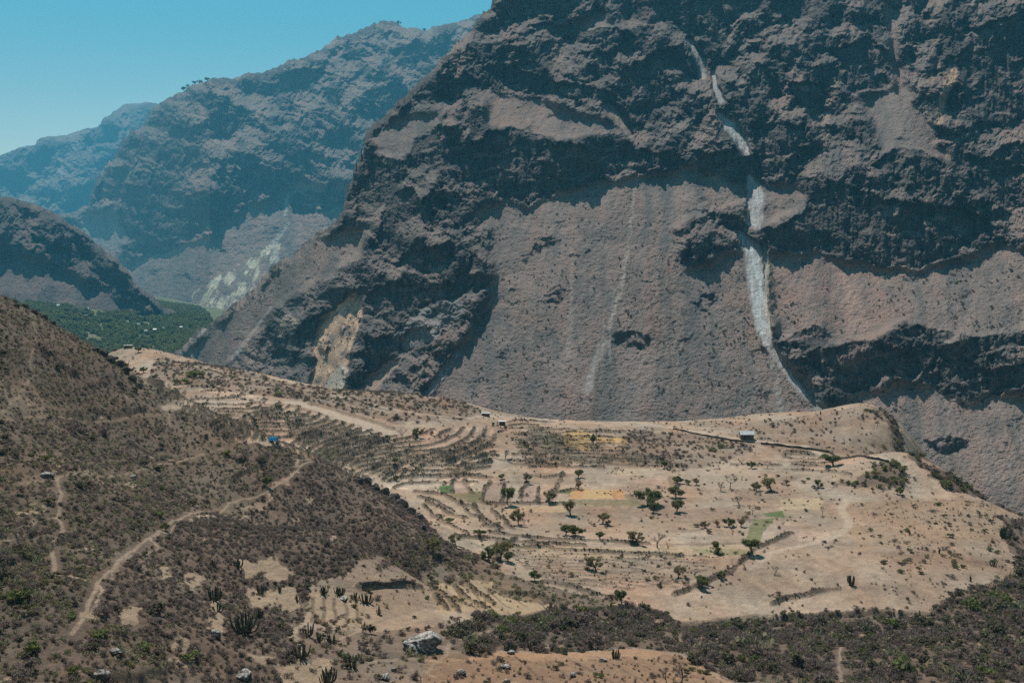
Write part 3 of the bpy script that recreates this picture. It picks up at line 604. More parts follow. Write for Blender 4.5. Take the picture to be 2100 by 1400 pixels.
for i, p in enumerate(([(640,1200),(620,1275),(700,1285),(780,1270),(750,1215)], [(490,1150),(560,1140),(600,1175),(570,1195),(500,1185)], [(500,1205),(600,1200),(620,1235),(520,1245)], [(425,1240),(450,1225),(455,1300),(420,1290)], [(250,1255),(290,1240),(290,1280),(255,1285)],
      [(380,1175),(430,1185),(400,1215),(370,1200)], [(560,1365),(680,1350),(680,1400),(590,1400)], [(500,1340),(560,1345),(540,1370)], [(325,1165),(345,1160),(348,1185),(330,1190)])):
    bare = np.maximum(bare, region(p, 10, 600 + i, Dmin=70).astype(float))
bare = np.maximum(bare, sstep(.36, .5, fbm(GX / 9, GD / 12, 4, 630, .6)) * .6 * (GD < 420))
cover = cover * (1 - .93 * bare) * (.75 + .5 * fbm(GX / 30, GD / 40, 3, 640))
GT = np.zeros(GX.shape + (3,)) + np.array((0.36, 0.262, 0.195))
pn = fbm(GX / 24, GD / 34, 4, 650)[..., None]; pn2 = fbm(GX / 5, GD / 7, 4, 655)[..., None]
GT = GT * (1 + .40 * pn + .34 * pn2 + .22 * fbm(GX / 55, GD / 9, 4, 661)[..., None]) * (1 + np.array([.02, -.06, -.10]) * gn(GX / 18, GD / 25, 660)[..., None] * 2)
def lay(mask, col, k=1.0):
    global GT
    col = tuple(.82 * c for c in col) if max(col) > .3 else col
    w_ = (mask * k)[..., None]; GT = GT * (1 - w_) + np.array(col) * w_
pz = region([(955,962),(1560,955),(1720,985),(1700,1110),(1500,1115),(1060,1110),(900,1040)], 4, 8, Dmin=120).astype(float)
qx = GX / 34 + .35 * gn(GX / 60, GD / 60, 930); qy = GD / 17 + .5 * gn(GX / 70, GD / 50, 931); cellv = np.abs(np.sin(np.floor(qx + .5 * np.floor(qy)) * 127.1 + np.floor(qy) * 311.7) * 43758.5) % 1
GT = GT * (1 + (pz * (cellv - .5) * .34)[..., None] * np.array([1, 1.05, 1.15])); ex_ = np.minimum(np.abs((qy % 1) - .5), 9); lay(pz * (ex_ > .47) * (gn(GX / 20, GD / 20, 933) > -.1), (.24, .18, .13), .5)
for i, (p, c, k) in enumerate(FIELDS_AND_SHADE): lay(region(p, 2.6, 700 + i, Dmin=120).astype(float) * (.85 + .3 * pn2[..., 0]), c, k)
lay(np.clip(cover, 0, 1) ** .6, (0.10, 0.073, 0.058), .92)
lay(sstep(0, .25, bare) * np.clip(sstep(90, 130, GD) * (GD < 300), 0, 1), (0.45, 0.33, 0.23), .8)
hillm = region(HILL, 3, 690, Dmin=70, Dmax=415).astype(float)
GZ = GZ + hillm * (0.9 * fbm(GX / 11, GD / 11, 4, 670) + .25 * fbm(GX / 2.5, GD / 2.5, 3, 671)) + zone['gully'] * (1.3 * fbm(GX / 9, GD / 9, 4, 672)) + (zone['rim slope'] * 1.5 + zone['back rim'] * .8) * fbm(GX / 8, GD / 8, 4, 673)
GZ = GZ + .35 * fbm(GX / 9, GD / 9, 4, 677) * (GD > 430) + .16 * fbm(GX / 2.2, GD / 2.6, 4, 674) + zone['red slope'] * .5 * fbm(GX / 4, GD / 4, 4, 675)
# gully cut below the field edge and a step at its lip
for pts, wd, dp in (([(1370,1283),(1430,1277),(1500,1272),(1560,1266),(1700,1262),(1900,1258),(2200,1240)], 2.2, -1.3), ([(1000,1262),(1140,1249),(1290,1244),(1345,1254)], 1.5, -.9)):
    f, _h = near_line(pts, wd, 5); GZ = GZ + dp * f
# small dark scarps and rock knobs on the two brinks
BANK_H = []
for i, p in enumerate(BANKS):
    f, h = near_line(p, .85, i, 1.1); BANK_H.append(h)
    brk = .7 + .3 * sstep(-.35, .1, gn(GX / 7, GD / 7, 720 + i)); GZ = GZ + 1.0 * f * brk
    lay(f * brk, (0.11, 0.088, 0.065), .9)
for i, p in enumerate(STRIPES):
    f, h = near_line(p, .55, 60 + i, 1.6); STR_H = globals().setdefault('STR_H', []); STR_H.append(h); brk = sstep(-.4, .1, gn(GX / 9, GD / 9, 770 + i)); GZ = GZ + .35 * f * brk; lay(f * brk, (.17, .13, .10), .7)
for i, p in enumerate(FURROWS):
    f, h = near_line(p, .35, i, .4, Dmin=100); GZ = GZ - .25 * f; lay(f, (0.17, 0.12, 0.09), .75)
# minor terrace steps between the traced ones follow the lie of the land
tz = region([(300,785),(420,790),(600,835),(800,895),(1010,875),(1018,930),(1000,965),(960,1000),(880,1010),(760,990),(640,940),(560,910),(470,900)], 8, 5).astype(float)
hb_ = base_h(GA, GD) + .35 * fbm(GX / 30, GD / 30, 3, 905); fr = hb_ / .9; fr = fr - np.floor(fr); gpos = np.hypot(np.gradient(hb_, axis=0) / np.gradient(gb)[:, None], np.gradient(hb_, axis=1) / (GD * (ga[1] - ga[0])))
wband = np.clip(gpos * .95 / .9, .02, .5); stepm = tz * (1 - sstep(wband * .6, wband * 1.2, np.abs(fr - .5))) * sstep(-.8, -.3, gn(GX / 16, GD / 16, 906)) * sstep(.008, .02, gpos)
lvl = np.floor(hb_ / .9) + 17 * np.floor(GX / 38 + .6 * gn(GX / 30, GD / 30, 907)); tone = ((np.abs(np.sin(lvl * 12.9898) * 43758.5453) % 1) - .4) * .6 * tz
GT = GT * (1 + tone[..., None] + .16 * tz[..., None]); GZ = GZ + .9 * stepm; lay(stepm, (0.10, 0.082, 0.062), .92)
tz2 = region([(1590,925),(1700,930),(1740,975),(1600,970)], 4, 6).astype(float)
track = np.zeros(GX.shape); keep = np.zeros(GX.shape)
for i, (p, wd, k) in enumerate(TRACKS):
    f, h = near_line(p, wd, 40 + i, .35, Dmin=80, Dmax=410 if wd < .9 else 900); lay(f, (0.56, 0.44, 0.34) if wd > 1 else (0.42, 0.31, 0.225), .9 * k); track = np.maximum(track, f)
    f2, h = near_line(p, wd * 1.5 + .75, 40 + i, .35, Dmin=80, Dmax=410 if wd < .9 else 900); keep = np.maximum(keep, f2 * k)
# darker raised cut above the road
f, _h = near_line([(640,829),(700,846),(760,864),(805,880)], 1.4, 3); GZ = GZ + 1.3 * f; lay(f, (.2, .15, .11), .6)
cover = np.clip(cover, 0, 1) * (1 - np.clip(keep * 1.2, 0, 1))
near_mat = NT("dry_ground")
_c = near_mat.mix(1.0, near_mat.attr("tint", True), near_mat.mix(near_mat.mapr(near_mat.noise(.5, 6, .7), .25, .75), (.72, .72, .72), (1.26, 1.24, 1.21)), 'MULTIPLY')
_c = near_mat.mix(1.0, _c, near_mat.mix(near_mat.mapr(near_mat.noise(2.6, 3, .7), .3, .7), (.80, .80, .80), (1.16, 1.16, 1.16)), 'MULTIPLY')
near_mat.bump(near_mat.noise(1.3, 6, .75), .9, .6)
near_mat.out(_c)
ground = kind(grid_mesh("ground", GX, GD, GZ, {"tint": GT}, near_mat.m), "structure")
def gz(x, D):
    c, r = rc(x, D); return bil(GZ, r, c)
# ------------------------------------------------------------------ valley floor and far base
vx = np.linspace(-7000, 5000, 160); vy = np.linspace(700, 7500, 160); VX, VY = np.meshgrid(vx, vy)
VZ = -96 + .14 * np.maximum(0, -VX - 760) * sstep(1300, 2300, VY) * (VX > -4000) + 3 * fbm(VX / 300, VY / 300, 3, 5)
vm = NT("valley_soil"); vm.out(vm.mix(vm.mapr(vm.noise(.012, 5), .4, .62), (.085, .11, .045), (.17, .15, .09)))
VZ = np.minimum(VZ, 120) - 60 * sstep(-400, 300, VX) - .085 * np.maximum(0, VY - 2600)
kind(grid_mesh("valley_floor", VX, VY, VZ, {}, vm.m), "structure")
bx_, by_ = np.meshgrid(np.linspace(-9000, 9000, 12), np.linspace(-3000, 12000, 12))
kind(grid_mesh("terrain", bx_ * 1.6, by_ * 1.4 + 500, bx_ * 0 - 640, {}, vm.m), "structure")
# ------------------------------------------------------------------ plants: builders
class MB:
    def __init__(s): s.v = []; s.f = []
    def quad(s, c, n_, w_, h_, up=None):
        n_ = n_ / (np.linalg.norm(n_) + 1e-9); a = np.cross(n_, (0, 0, 1) if up is None else up); a = a / (np.linalg.norm(a) + 1e-6); b_ = np.cross(a, n_)
        i = len(s.v); s.v += [c - a * w_ - b_ * h_, c + a * w_ - b_ * h_, c + a * w_ * .8 + b_ * h_, c - a * w_ * .8 + b_ * h_]; s.f.append((i, i + 1, i + 2, i + 3))
    def pad(s, c, n_, w_, h_):
        n_ = n_ / (np.linalg.norm(n_) + 1e-9); a = np.cross(n_, (0.1, 0, 1)); a = a / (np.linalg.norm(a) + 1e-6); b_ = np.cross(a, n_); i = len(s.v)
        for q in range(6):
            t = q * math.pi / 3; s.v.append(c + a * w_ * math.cos(t) + b_ * h_ * math.sin(t))
        s.f.append(tuple(range(i, i + 6)))
    def tube(s, pts, rs, sides=5):
        pts = [np.array(p, float) for p in pts]; rings = []
        for k, p in enumerate(pts):
            d = pts[min(k + 1, len(pts) - 1)] - pts[max(k - 1, 0)]; d = d / (np.linalg.norm(d) + 1e-9)
            a = np.cross(d, (0.3, 1, 0.2)); a = a / (np.linalg.norm(a) + 1e-9); b_ = np.cross(d, a); i = len(s.v)
            for q in range(sides):
                t = 2 * math.pi * q / sides; s.v.append(p + rs[k] * (a * math.cos(t) + b_ * math.sin(t)))
            rings.append(i)
        for k in range(len(rings) - 1):
            for q in range(sides):
                q2 = (q + 1) % sides; s.f.append((rings[k] + q, rings[k] + q2, rings[k + 1] + q2, rings[k + 1] + q))
        s.f.append(tuple(rings[-1] + q for q in range(sides)))
    def mesh(s, name, mat, smooth=False):
        me = bpy.data.meshes.new(name); me.from_pydata([tuple(p) for p in s.v], [], s.f); me.materials.append(mat)
        if smooth: me.polygons.foreach_set("use_smooth", [True] * len(me.polygons))
        me.update(); return me
def leafmat(name, c1, c2, c3=None, rough=.8, spec=.2, transl=True):
    m = NT(name, rough, spec)
    oi = m.n("ShaderNodeObjectInfo"); r = oi.outputs["Random"]
    c = m.mix(r, c1, c2)
    c = m.mix(m.mapr(m.noise(1.7, 2), .35, .7), c, c3 or tuple(x * .6 for x in c1))
    c = m.mix(1.0, c, m.mix(m.n("ShaderNodeNewGeometry").outputs["Random Per Island"], (.6, .6, .6), (1.35, 1.35, 1.35)), 'MULTIPLY')
    if transl:
        tr = m.n("ShaderNodeBsdfTranslucent"); m.l(c, tr.inputs[0]); ms = m.n("ShaderNodeMixShader"); ms.inputs[0].default_value = .45
        m.l(m.b.outputs[0], ms.inputs[1]); m.l(tr.outputs[0], ms.inputs[2]); m.l(ms.outputs[0], m.t.nodes["Material Output"].inputs[0])
    return m.out(c)
M_dry = leafmat("dry_twigs", (0.22, 0.168, 0.142), (0.15, 0.115, 0.098), (0.28, 0.215, 0.185))
M_dull = leafmat("dull_leaf", (0.13, 0.12, 0.075), (0.09, 0.088, 0.058), (0.17, 0.15, 0.09))
M_pad = leafmat("cactus_pad", (0.17, 0.175, 0.09), (0.22, 0.195, 0.10), (0.33, 0.30, 0.20), .55, .4)
M_green = leafmat("green_leaf", (0.15, 0.175, 0.065), (0.115, 0.14, 0.05), (0.21, 0.215, 0.08))
M_olive = leafmat("olive_leaf", (0.22, 0.20, 0.09), (0.17, 0.16, 0.08), (0.28, 0.24, 0.12))
M_rust = leafmat("rusty_leaf", (0.28, 0.18, 0.11), (0.23, 0.17, 0.10), (0.24, 0.17, 0.10))
M_grass = leafmat("straw", (0.34, 0.26, 0.15), (0.26, 0.20, 0.12), (0.40, 0.31, 0.19))
M_bark = leafmat("bark", (0.11, 0.085, 0.07), (0.08, 0.065, 0.055), (0.16, 0.13, 0.11), transl=False)
M_col = leafmat("column_cactus", (0.045, 0.058, 0.035), (0.06, 0.068, 0.038), (0.09, 0.09, 0.06), .6, .3, False)
R = np.random.RandomState(5)
def unit():
    v_ = R.normal(size=3); return v_ / np.linalg.norm(v_)
def dome(nq, flat=.75, size=.09, inner=.35, lump=3):
    b_ = MB(); cs = [np.array([R.uniform(-.28, .28), R.uniform(-.28, .28), R.uniform(.18, .4)]) for _ in range(lump)]
    for _ in range(nq):
        c = cs[R.randint(lump)]; d = unit(); d[2] = abs(d[2]) * flat if R.rand() < .8 else d[2] * .4
        p = c + d * R.uniform(inner, 1) * np.array([.34, .34, .42]); p[2] = max(p[2], .02)
        b_.quad(p, unit() + d * .6, size * R.uniform(.5, 1.2), size * R.uniform(.6, 1.5))
    return b_
def twigs(nq):
    b_ = MB()
    for _ in range(nq):
        d = unit(); d[2] = abs(d[2]) + .25; d /= np.linalg.norm(d); r0 = R.uniform(.05, .5); L_ = R.uniform(.15, .4); c = np.array([R.uniform(-.2, .2), R.uniform(-.2, .2), 0]) + d * r0
        n_ = np.cross(d, unit()); a = np.cross(n_ / (np.linalg.norm(n_) + 1e-6), d); wv = a * .014; e = d * L_ + unit() * .05
        i = len(b_.v); b_.v += [c - wv, c + wv, c + e + wv * .5, c + e - wv * .5]; b_.f.append((i, i + 1, i + 2, i + 3))
    return b_
def merge(*bs):
    o = MB()
    for b_ in bs:
        i = len(o.v); o.v += b_.v; o.f += [tuple(q + i for q in f) for f in b_.f]
    return o
def opuntia(np_):
    b_ = MB()
    for _ in range(np_):
        x, y = R.normal(0, .26, 2); b_.pad(np.array([x, y, abs(R.normal(.18, .13)) + .05]), np.array([R.normal(), R.normal(), R.normal() * .35]), .085, .13)
    return b_
def tuft(nb):
    b_ = MB()
    for _ in range(nb):
        d = unit(); d[2] = abs(d[2]) + .8; c = np.array([R.normal(0, .12), R.normal(0, .12), 0]); i = len(b_.v); a = np.array([R.normal(), R.normal(), 0]) * .03
        e = d * R.uniform(.3, .6); b_.v += [c - a, c + a, c + e]; b_.f.append((i, i + 1, i + 2))
    return b_
def proto(name, b_, mat):
    me = b_.mesh(name, mat); o = bpy.data.objects.new(name, me); return o
def protos(cname, objs):
    c = bpy.data.collections.new(cname)
    for o in objs: c.objects.link(o)
    return c
D_ = lambda nq, **k: merge(twigs(nq // 2), dome(nq, **k))
SHRUBS = {'dry': ([D_(150, size=.045), D_(170, size=.05), D_(130, size=.045, flat=.5)], M_dry), 'dull': ([dome(150, size=.06), dome(130, size=.07, flat=.6)], M_dull),
          'pad': ([opuntia(34), opuntia(44), opuntia(28)], M_pad), 'green': ([dome(170, size=.065, lump=4), dome(150, size=.07)], M_green), 'olive': ([dome(150, size=.06, lump=4)], M_olive), 'straw': ([tuft(40)], M_grass)}
PMESH = {k: [b_.mesh(k + "_shrub", m) for b_ in bs] for k, (bs, m) in SHRUBS.items()}
def scatter(name, P_, scale, pick, meshes, label, cat, flat=1.0, tiltv=.25):
    "one object of uncountable growth: a point mesh whose points carry the plants"
    n_ = len(P_); me = bpy.data.meshes.new(name); me.vertices.add(n_); me.vertices.foreach_set("co", P_.astype(f32).ravel())
    for k, v_, t in (("sc", scale, 'FLOAT'), ("pk", pick, 'INT')):
        at = me.attributes.new(k, t, 'POINT'); at.data.foreach_set("value", v_.astype(f32 if t == 'FLOAT' else np.int32))
    rot = np.stack([R.uniform(-tiltv, tiltv, n_), R.uniform(-tiltv, tiltv, n_), R.uniform(0, 6.28, n_)], -1)
    at = me.attributes.new("rot", 'FLOAT_VECTOR', 'POINT'); at.data.foreach_set("vector", rot.astype(f32).ravel())
    me.update(); o = bpy.data.objects.new(name, me); COL.objects.link(o)
    c = bpy.data.collections.new(name + "_kinds")
    for i, m in enumerate(meshes):
        q = bpy.data.objects.new("%s_kind_%02d" % (name, i), m); c.objects.link(q)
    g = bpy.data.node_groups.new(name, 'GeometryNodeTree'); g.interface.new_socket("Geometry", in_out='INPUT', socket_type='NodeSocketGeometry'); g.interface.new_socket("Geometry", in_out='OUTPUT', socket_type='NodeSocketGeometry')
    gi = g.nodes.new("NodeGroupInput"); go = g.nodes.new("NodeGroupOutput"); ip = g.nodes.new("GeometryNodeInstanceOnPoints"); ci = g.nodes.new("GeometryNodeCollectionInfo")
    ci.inputs["Collection"].default_value = c; ci.inputs["Separate Children"].default_value = True; ci.inputs["Reset Children"].default_value = True
    def na(nm, t):
        x = g.nodes.new("GeometryNodeInputNamedAttribute"); x.data_type = t; x.inputs["Name"].default_value = nm; return x.outputs["Attribute"]
    L_ = g.links.new
    L_(gi.outputs[0], ip.inputs["Points"]); L_(ci.outputs[0], ip.inputs["Instance"]); ip.inputs["Pick Instance"].default_value = True
    L_(na("pk", 'INT'), ip.inputs["Instance Index"]); L_(na("rot", 'FLOAT_VECTOR'), ip.inputs["Rotation"])
    cx = g.nodes.new("ShaderNodeCombineXYZ"); s_ = na("sc", 'FLOAT'); mu = g.nodes.new("ShaderNodeMath"); mu.operation = 'MULTIPLY'; mu.inputs[1].default_value = flat
    L_(s_, cx.inputs[0]); L_(s_, cx.inputs[1]); L_(s_, mu.inputs[0]); L_(mu.outputs[0], cx.inputs[2]); L_(cx.outputs[0], ip.inputs["Scale"]); L_(ip.outputs[0], go.inputs[0])
    md = o.modifiers.new("plants", 'NODES'); md.node_group = g
    return kind(o, "stuff", label, cat)
KORD = ['dry', 'dull', 'pad', 'green', 'olive', 'straw']; KOFF = {}; ALLM = []
for k in KORD: KOFF[k] = len(ALLM); ALLM += PMESH[k]
def pick_of(k, n_): return KOFF[k] + R.randint(len(PMESH[k]), size=n_)
# cell areas
dA = (ga[1] - ga[0]) * GD * np.gradient(gb)[:, None]
vis = (np.abs(GX / GD) < .60)
def sample(mask, dens):
    "points with dens per square metre"
    wgt = (mask * dA * vis).ravel(); tot = wgt.sum(); n_ = int(R.poisson(tot * dens)) if tot > 0 else 0
    if n_ == 0: return np.zeros((0, 3)), np.zeros(0, int)
    c = np.cumsum(wgt); k = np.searchsorted(c, R.uniform(0, c[-1], n_)); k = np.minimum(k, len(wgt) - 1)
    r = k // GX.shape[1] + R.uniform(-.5, .5, n_); q = k % GX.shape[1] + R.uniform(-.5, .5, n_)
    D = bil(GD, r, q); x = bil(GX, r, q); z = bil(GZ, r, q)
    return np.stack([x, D, z - .04], -1), k
Pp, Ps, Pk = [], [], []
def sow(mask, dens, mixk, smin, smax):
    P_, k = sample(mask, dens)
    names = list(mixk); pr = np.array([mixk[q] for q in names], float); pr /= pr.sum()
    ch = R.choice(len(names), size=len(P_), p=pr); pk = np.zeros(len(P_), int)
    for i, q in enumerate(names):
        m = ch == i; pk[m] = pick_of(q, m.sum())
    Pp.append(P_); Ps.append(R.uniform(smin, smax, len(P_)) ** 1.0 * (1 + .5 * (R.rand(len(P_)) > .9))); Pk.append(pk)
nearf = 1 - sstep(180, 400, GD) * .45
cz = cover
patch = sstep(-.1, .25, fbm(GX / 14, GD / 18, 3, 800))
sow(cz * zone['cactus slope'] * nearf, 1.35, {'dry': 7, 'dull': 1.6, 'pad': 5.5, 'olive': .3}, .45, 1.15)
sow(cz * (zone['cactus slope'] & (GD < 175)) * patch, .8, {'pad': 5, 'olive': 1, 'dull': 1}, .6, 1.4)
sow(cz * zone['grey slope'] * nearf, 1.4, {'dry': 11, 'dull': .8, 'pad': .5}, .45, 1.2)
sow(cz * zone['gully'], .45, {'dry': 6, 'dull': 3.2, 'pad': .9, 'green': .35, 'olive': .2}, .8, 2.0)
sow(cz * zone['gully'] * sstep(.0, .3, fbm(GX / 10, GD / 13, 3, 830)), .16, {'dull': 3, 'green': .5, 'dry': 5, 'pad': 1.5}, 2.0, 4.0)
sow(cz * zone['cactus slope'] * sstep(.1, .35, fbm(GX / 12, GD / 16, 3, 831)), .06, {'dull': 4, 'green': 1, 'dry': 4}, 1.6, 3.0)
sow(cz * zone['grey slope'] * sstep(.1, .35, fbm(GX / 12, GD / 16, 3, 832)), .05, {'dull': 2, 'dry': 6}, 1.6, 3.0)
for z_, dn, mk, s0, s1 in (('east rim', .25, {'dry': 5, 'dull': 3}, 1.2, 2.8), ('rim slope', .16, {'dry': 5, 'dull': 4, 'green': 1}, 1.5, 3.2), ('back rim', .26, {'dry': 7, 'dull': 2.5, 'olive': 1}, .9, 2.4),
    ('amphitheatre', .22, {'dry': 6, 'dull': 2.5, 'olive': 1}, .9, 2.2), ('centre scrub', .24, {'dry': 9, 'dull': 1.6}, .9, 2.1), ('north scrub', .24, {'dry': 7, 'dull': 2, 'olive': 1}, .9, 2.0), ('knoll', .16, {'dry': 4, 'dull': 2, 'straw': 3}, .9, 2.2),
    ('seep', .22, {'green': 3, 'olive': 4, 'dull': 3}, 1.2, 3.0), ('cactus plot', .55, {'pad': 5, 'olive': 1}, .7, 1.3), ('east field', .7, {'dry': 3, 'straw': 6, 'dull': 1}, .4, 1.1), ('saddle', .28, {'dry': 4, 'pad': 3, 'olive': 1.5, 'dull': 1.5}, .9, 2.0),
    ('foot', .50, {'dry': 5, 'dull': 2, 'pad': 2}, .7, 1.6), ('front', 1.3, {'dry': 4, 'straw': 4, 'dull': 1, 'pad': .6}, .3, .9), ('lower field', .8, {'dry': 3, 'straw': 4, 'dull': 1}, .3, .9), ('stripes', .6, {'dry': 4, 'straw': 3, 'dull': 1}, .5, 1.2), ('red slope', .9, {'dry': 2, 'straw': 6}, .4, 1.0),
    ('far west', .10, {'dull': 4, 'dry': 3}, 1.5, 3.5), ('plain', .35, {'dry': 3, 'straw': 4}, .4, 1.0)):
    sow(cz * zone[z_], dn, mk, s0, s1)
sow(stepm, 1.3, {'dry': 5, 'dull': 3, 'straw': 2, 'olive': .6}, .25, .62)
sow(((1 - cz) * (GD > 100) * (GD < 700) * (1 - track) * (GZ > -30)).clip(0, 1) * sstep(-.1, .3, fbm(GX / 12, GD / 16, 4, 810)), .07, {'straw': 4, 'dry': 4, 'dull': 1}, .5, 1.3)
# growth along every bank
BP, BS, BK = [], [], []
for i, h in enumerate(BANK_H + STR_H):
    for (x0, y0), (x1, y1) in zip(h[:-1], h[1:]):
        L_ = math.hypot(x1 - x0, y1 - y0)
        if L_ > 90: continue
        for _ in range(int(L_ * (2.8 if i < len(BANK_H) else .9))):
            t = R.rand(); x = x0 + (x1 - x0) * t + R.normal(0, .3); y = y0 + (y1 - y0) * t + R.normal(0, .3)
            if gn(np.array(x / 7), np.array(y / 7), 720 + i) < -.25: continue
            k = ['dry', 'dull', 'olive', 'straw'][R.choice(4, p=[.42, .35, .08, .15])]
            BP.append((x, y, float(gz(x, y)) - .05)); BS.append(R.uniform(.28, .68) * (1 + .9 * (R.rand() > .93)) if i < len(BANK_H) else R.uniform(.3, .7)); BK.append(int(pick_of(k, 1)[0]))
scatter("bank_growth", np.array(BP), np.array(BS), np.array(BK), ALLM, "low dark scrub growing along the banks between the terraced fields", "scrub")
P_ = np.concatenate(Pp); Sc = np.concatenate(Ps); Kk = np.concatenate(Pk)
scatter("brush", P_, Sc, Kk, ALLM, "dense dry brush and prickly pear covering the slopes and rims of the near ground", "scrub")
print("brush", len(P_), "bank", len(BP))
# dots of scrub on the scree of the big wall
wP, wnr, wyb, wT, wD, wsm, wcl = wall_info
n_ = 26000; c = R.uniform(0, len(wP) - 1.01, n_); px = np.interp(c, np.arange(len(wP)), wP); py = wyb + (np.maximum(np.interp(px, wP, wT), -20) + 4 - wyb) * R.uniform(.2, 1, n_) ** .9; r = (wyb - py) / 1.7; D = bil(wD, r, c)
sm = bil(wsm, (wyb - py) / 1.7, (px - 290) / 1.7); cl_ = bil(wcl, (wyb - py) / 1.7, (px - 290) / 1.7)
dn = (.18 + .82 * sstep(-.25, .3, fbm(px / 80, py / 60, 4, 77))) * (1 - sstep(.02, .3, cl_)) * (.35 + .65 * sm) * sstep(180, 600, py) * (.3 + .7 * sstep(-.1, .25, fbm(px / 40, py / 300, 3, 79))) 
inch = np.zeros(n_, bool)
for m in WALL_M:
    if m[0] == 'line': inch |= line_dist(px, py, m[1], 2.0) < 1.3
kp = (R.rand(n_) < dn) & ~inch; a, t = ray(px[kp], py[kp]); D = D[kp]
scatter("wall_scrub", np.stack([a * D, D, CAMZ + t * D - .3], -1), 1.2 + 2.2 * R.rand(len(D)) ** 2.5, np.where(R.rand(len(D)) < .5, pick_of('dull', len(D)), pick_of('dry', len(D))), ALLM, "dark dots of shrubs and small trees scattered over the scree of the canyon wall", "scrub", 1.3)
# valley trees, one far-off mass
def vz(x, y):
    fx = (x - vx[0]) / (vx[1] - vx[0]); fy = (y - vy[0]) / (vy[1] - vy[0]); return bil(VZ, fy, fx)
n_ = 60000; px = R.uniform(-500, 620, n_); D = R.uniform(1000, 3400, n_); x = (px - 1050) / FPX * D
z = vz(x, D); PX_, PY_ = pix(x, D, z)
ok = poly_mask(PX_, PY_, [(-60,590),(0,590),(60,600),(110,622),(200,648),(260,640),(250,560),(300,560),(420,640),(438,664),(620,720),(620,1200),(-520,1200),(-520,600)])
dn = sstep(-.15, .15, fbm(x / 70, D / 90, 4, 78)) * .85 + .08; ok &= R.rand(n_) < dn
blob = [dome(170, size=.10, lump=5, flat=1.0).mesh("valley_tree_crown", M_green) for _ in range(3)]
scatter("valley_wood", np.stack([x, D, z - .5], -1)[ok], R.uniform(7, 15, ok.sum()), R.randint(3, size=ok.sum()), blob, "far-off green wood filling the valley floor beyond the plateau", "woods", 1.1)
# ------------------------------------------------------------------ countable things
def empty(name, loc, rz=0.0, sc=1.0):
    o = bpy.data.objects.new(name, None); COL.objects.link(o); o.location = loc; o.rotation_euler = (0, 0, rz); o.scale = (sc, sc, sc); o.empty_display_size = .2; return o
def part(name, me, parent):
    o = bpy.data.objects.new(name, me); COL.objects.link(o); o.parent = parent; return o
def tag(o, label, cat, group=None):
    o["label"] = label; o["category"] = cat
    if group: o["group"] = group
    return o
def spot(px, py, **kw):
    h = hit(px, py, **kw); return h[0], h[1], float(gz(h[0], h[1]))
def size_of(D, hpx): return hpx * D / FPX / .985
def tree_meshes(kind_, seed):
    "unit-high tree: trunk with limbs, and a crown of leaf clumps set on the limb ends"
    global R
    R_old = R; R = np.random.RandomState(seed); tr = MB(); tips = []
    bare_ = kind_ == 'bare'
    def limb(p, d, L_, r, lev):
        n_ = 4; pts = [p]; 
        for k in range(n_):
            d = d + unit() * .22 + np.array([0, 0, .05]); d /= np.linalg.norm(d); pts.append(pts[-1] + d * L_ / n_)
        rs = [r * (1 - .5 * k / n_) for k in range(n_ + 1)]; tr.tube(pts, rs, 5 if lev < 2 else 3)
        if lev >= (3 if not bare_ else 3): tips.append((pts[-1], d)); tips.append((pts[2], d)); return
        for q in range(R.randint(2, 4) + (1 if lev == 0 else 0)):
            e = d * .6 + unit() * .75; e[2] = abs(e[2]) * .8 + .22; e /= np.linalg.norm(e)
            limb(pts[-1] if q < 2 else pts[-2], e, L_ * R.uniform(.62, .82), r * .55, lev + 1)
        tips.append((pts[-1], d))
        if lev >= 2: tips.append((pts[2] - np.array([0, 0, .03]), d))
    limb(np.array([0, 0, -.03]), np.array([R.normal(0, .08), R.normal(0, .08), 1.0]), .20 if not bare_ else .25, .030 if not bare_ else .026, 0)
    top = max(t[0][2] for t in tips); f = .93 / top
    tr.v = [np.array(v_) * f for v_ in tr.v]; tips = [(t * f, d) for t, d in tips]
    cr = MB()
    if bare_:
        for t, d in tips:
            for _ in range(12):
                e = unit() + d * .7; e[2] = e[2] + .2; e = e / np.linalg.norm(e) * R.uniform(.05, .14); a = unit() * .0035; i = len(cr.v)
                cr.v += [t - a, t + a, t + e + a * .4, t + e - a * .4]; cr.f.append((i, i + 1, i + 2, i + 3))
    else:
        nl = {'green': 38, 'olive': 26, 'rust': 20}[kind_]
        for t, d in tips:
            sp = R.uniform(.09, .15)
            if R.rand() < .15: continue
            for _ in range(nl):
                q = t + unit() * sp * R.uniform(.3, 1.1) ** .6 * np.array([1.1, 1.1, .95]); cr.quad(q, unit() + np.array([0, 0, .3]), .020 * R.uniform(.6, 1.5), .024 * R.uniform(.6, 1.5))
    R = R_old
    return tr.mesh("tree_trunk", M_bark), cr.mesh("tree_crown", {'green': M_green, 'olive': M_olive, 'rust': M_rust, 'bare': M_bark}[kind_])
TREEM = {k: [tree_meshes(k, 30 + 7 * i + sum(map(ord, k))) for i in range(n_)] for k, n_ in (('green', 4), ('olive', 4), ('rust', 2), ('bare', 4))}
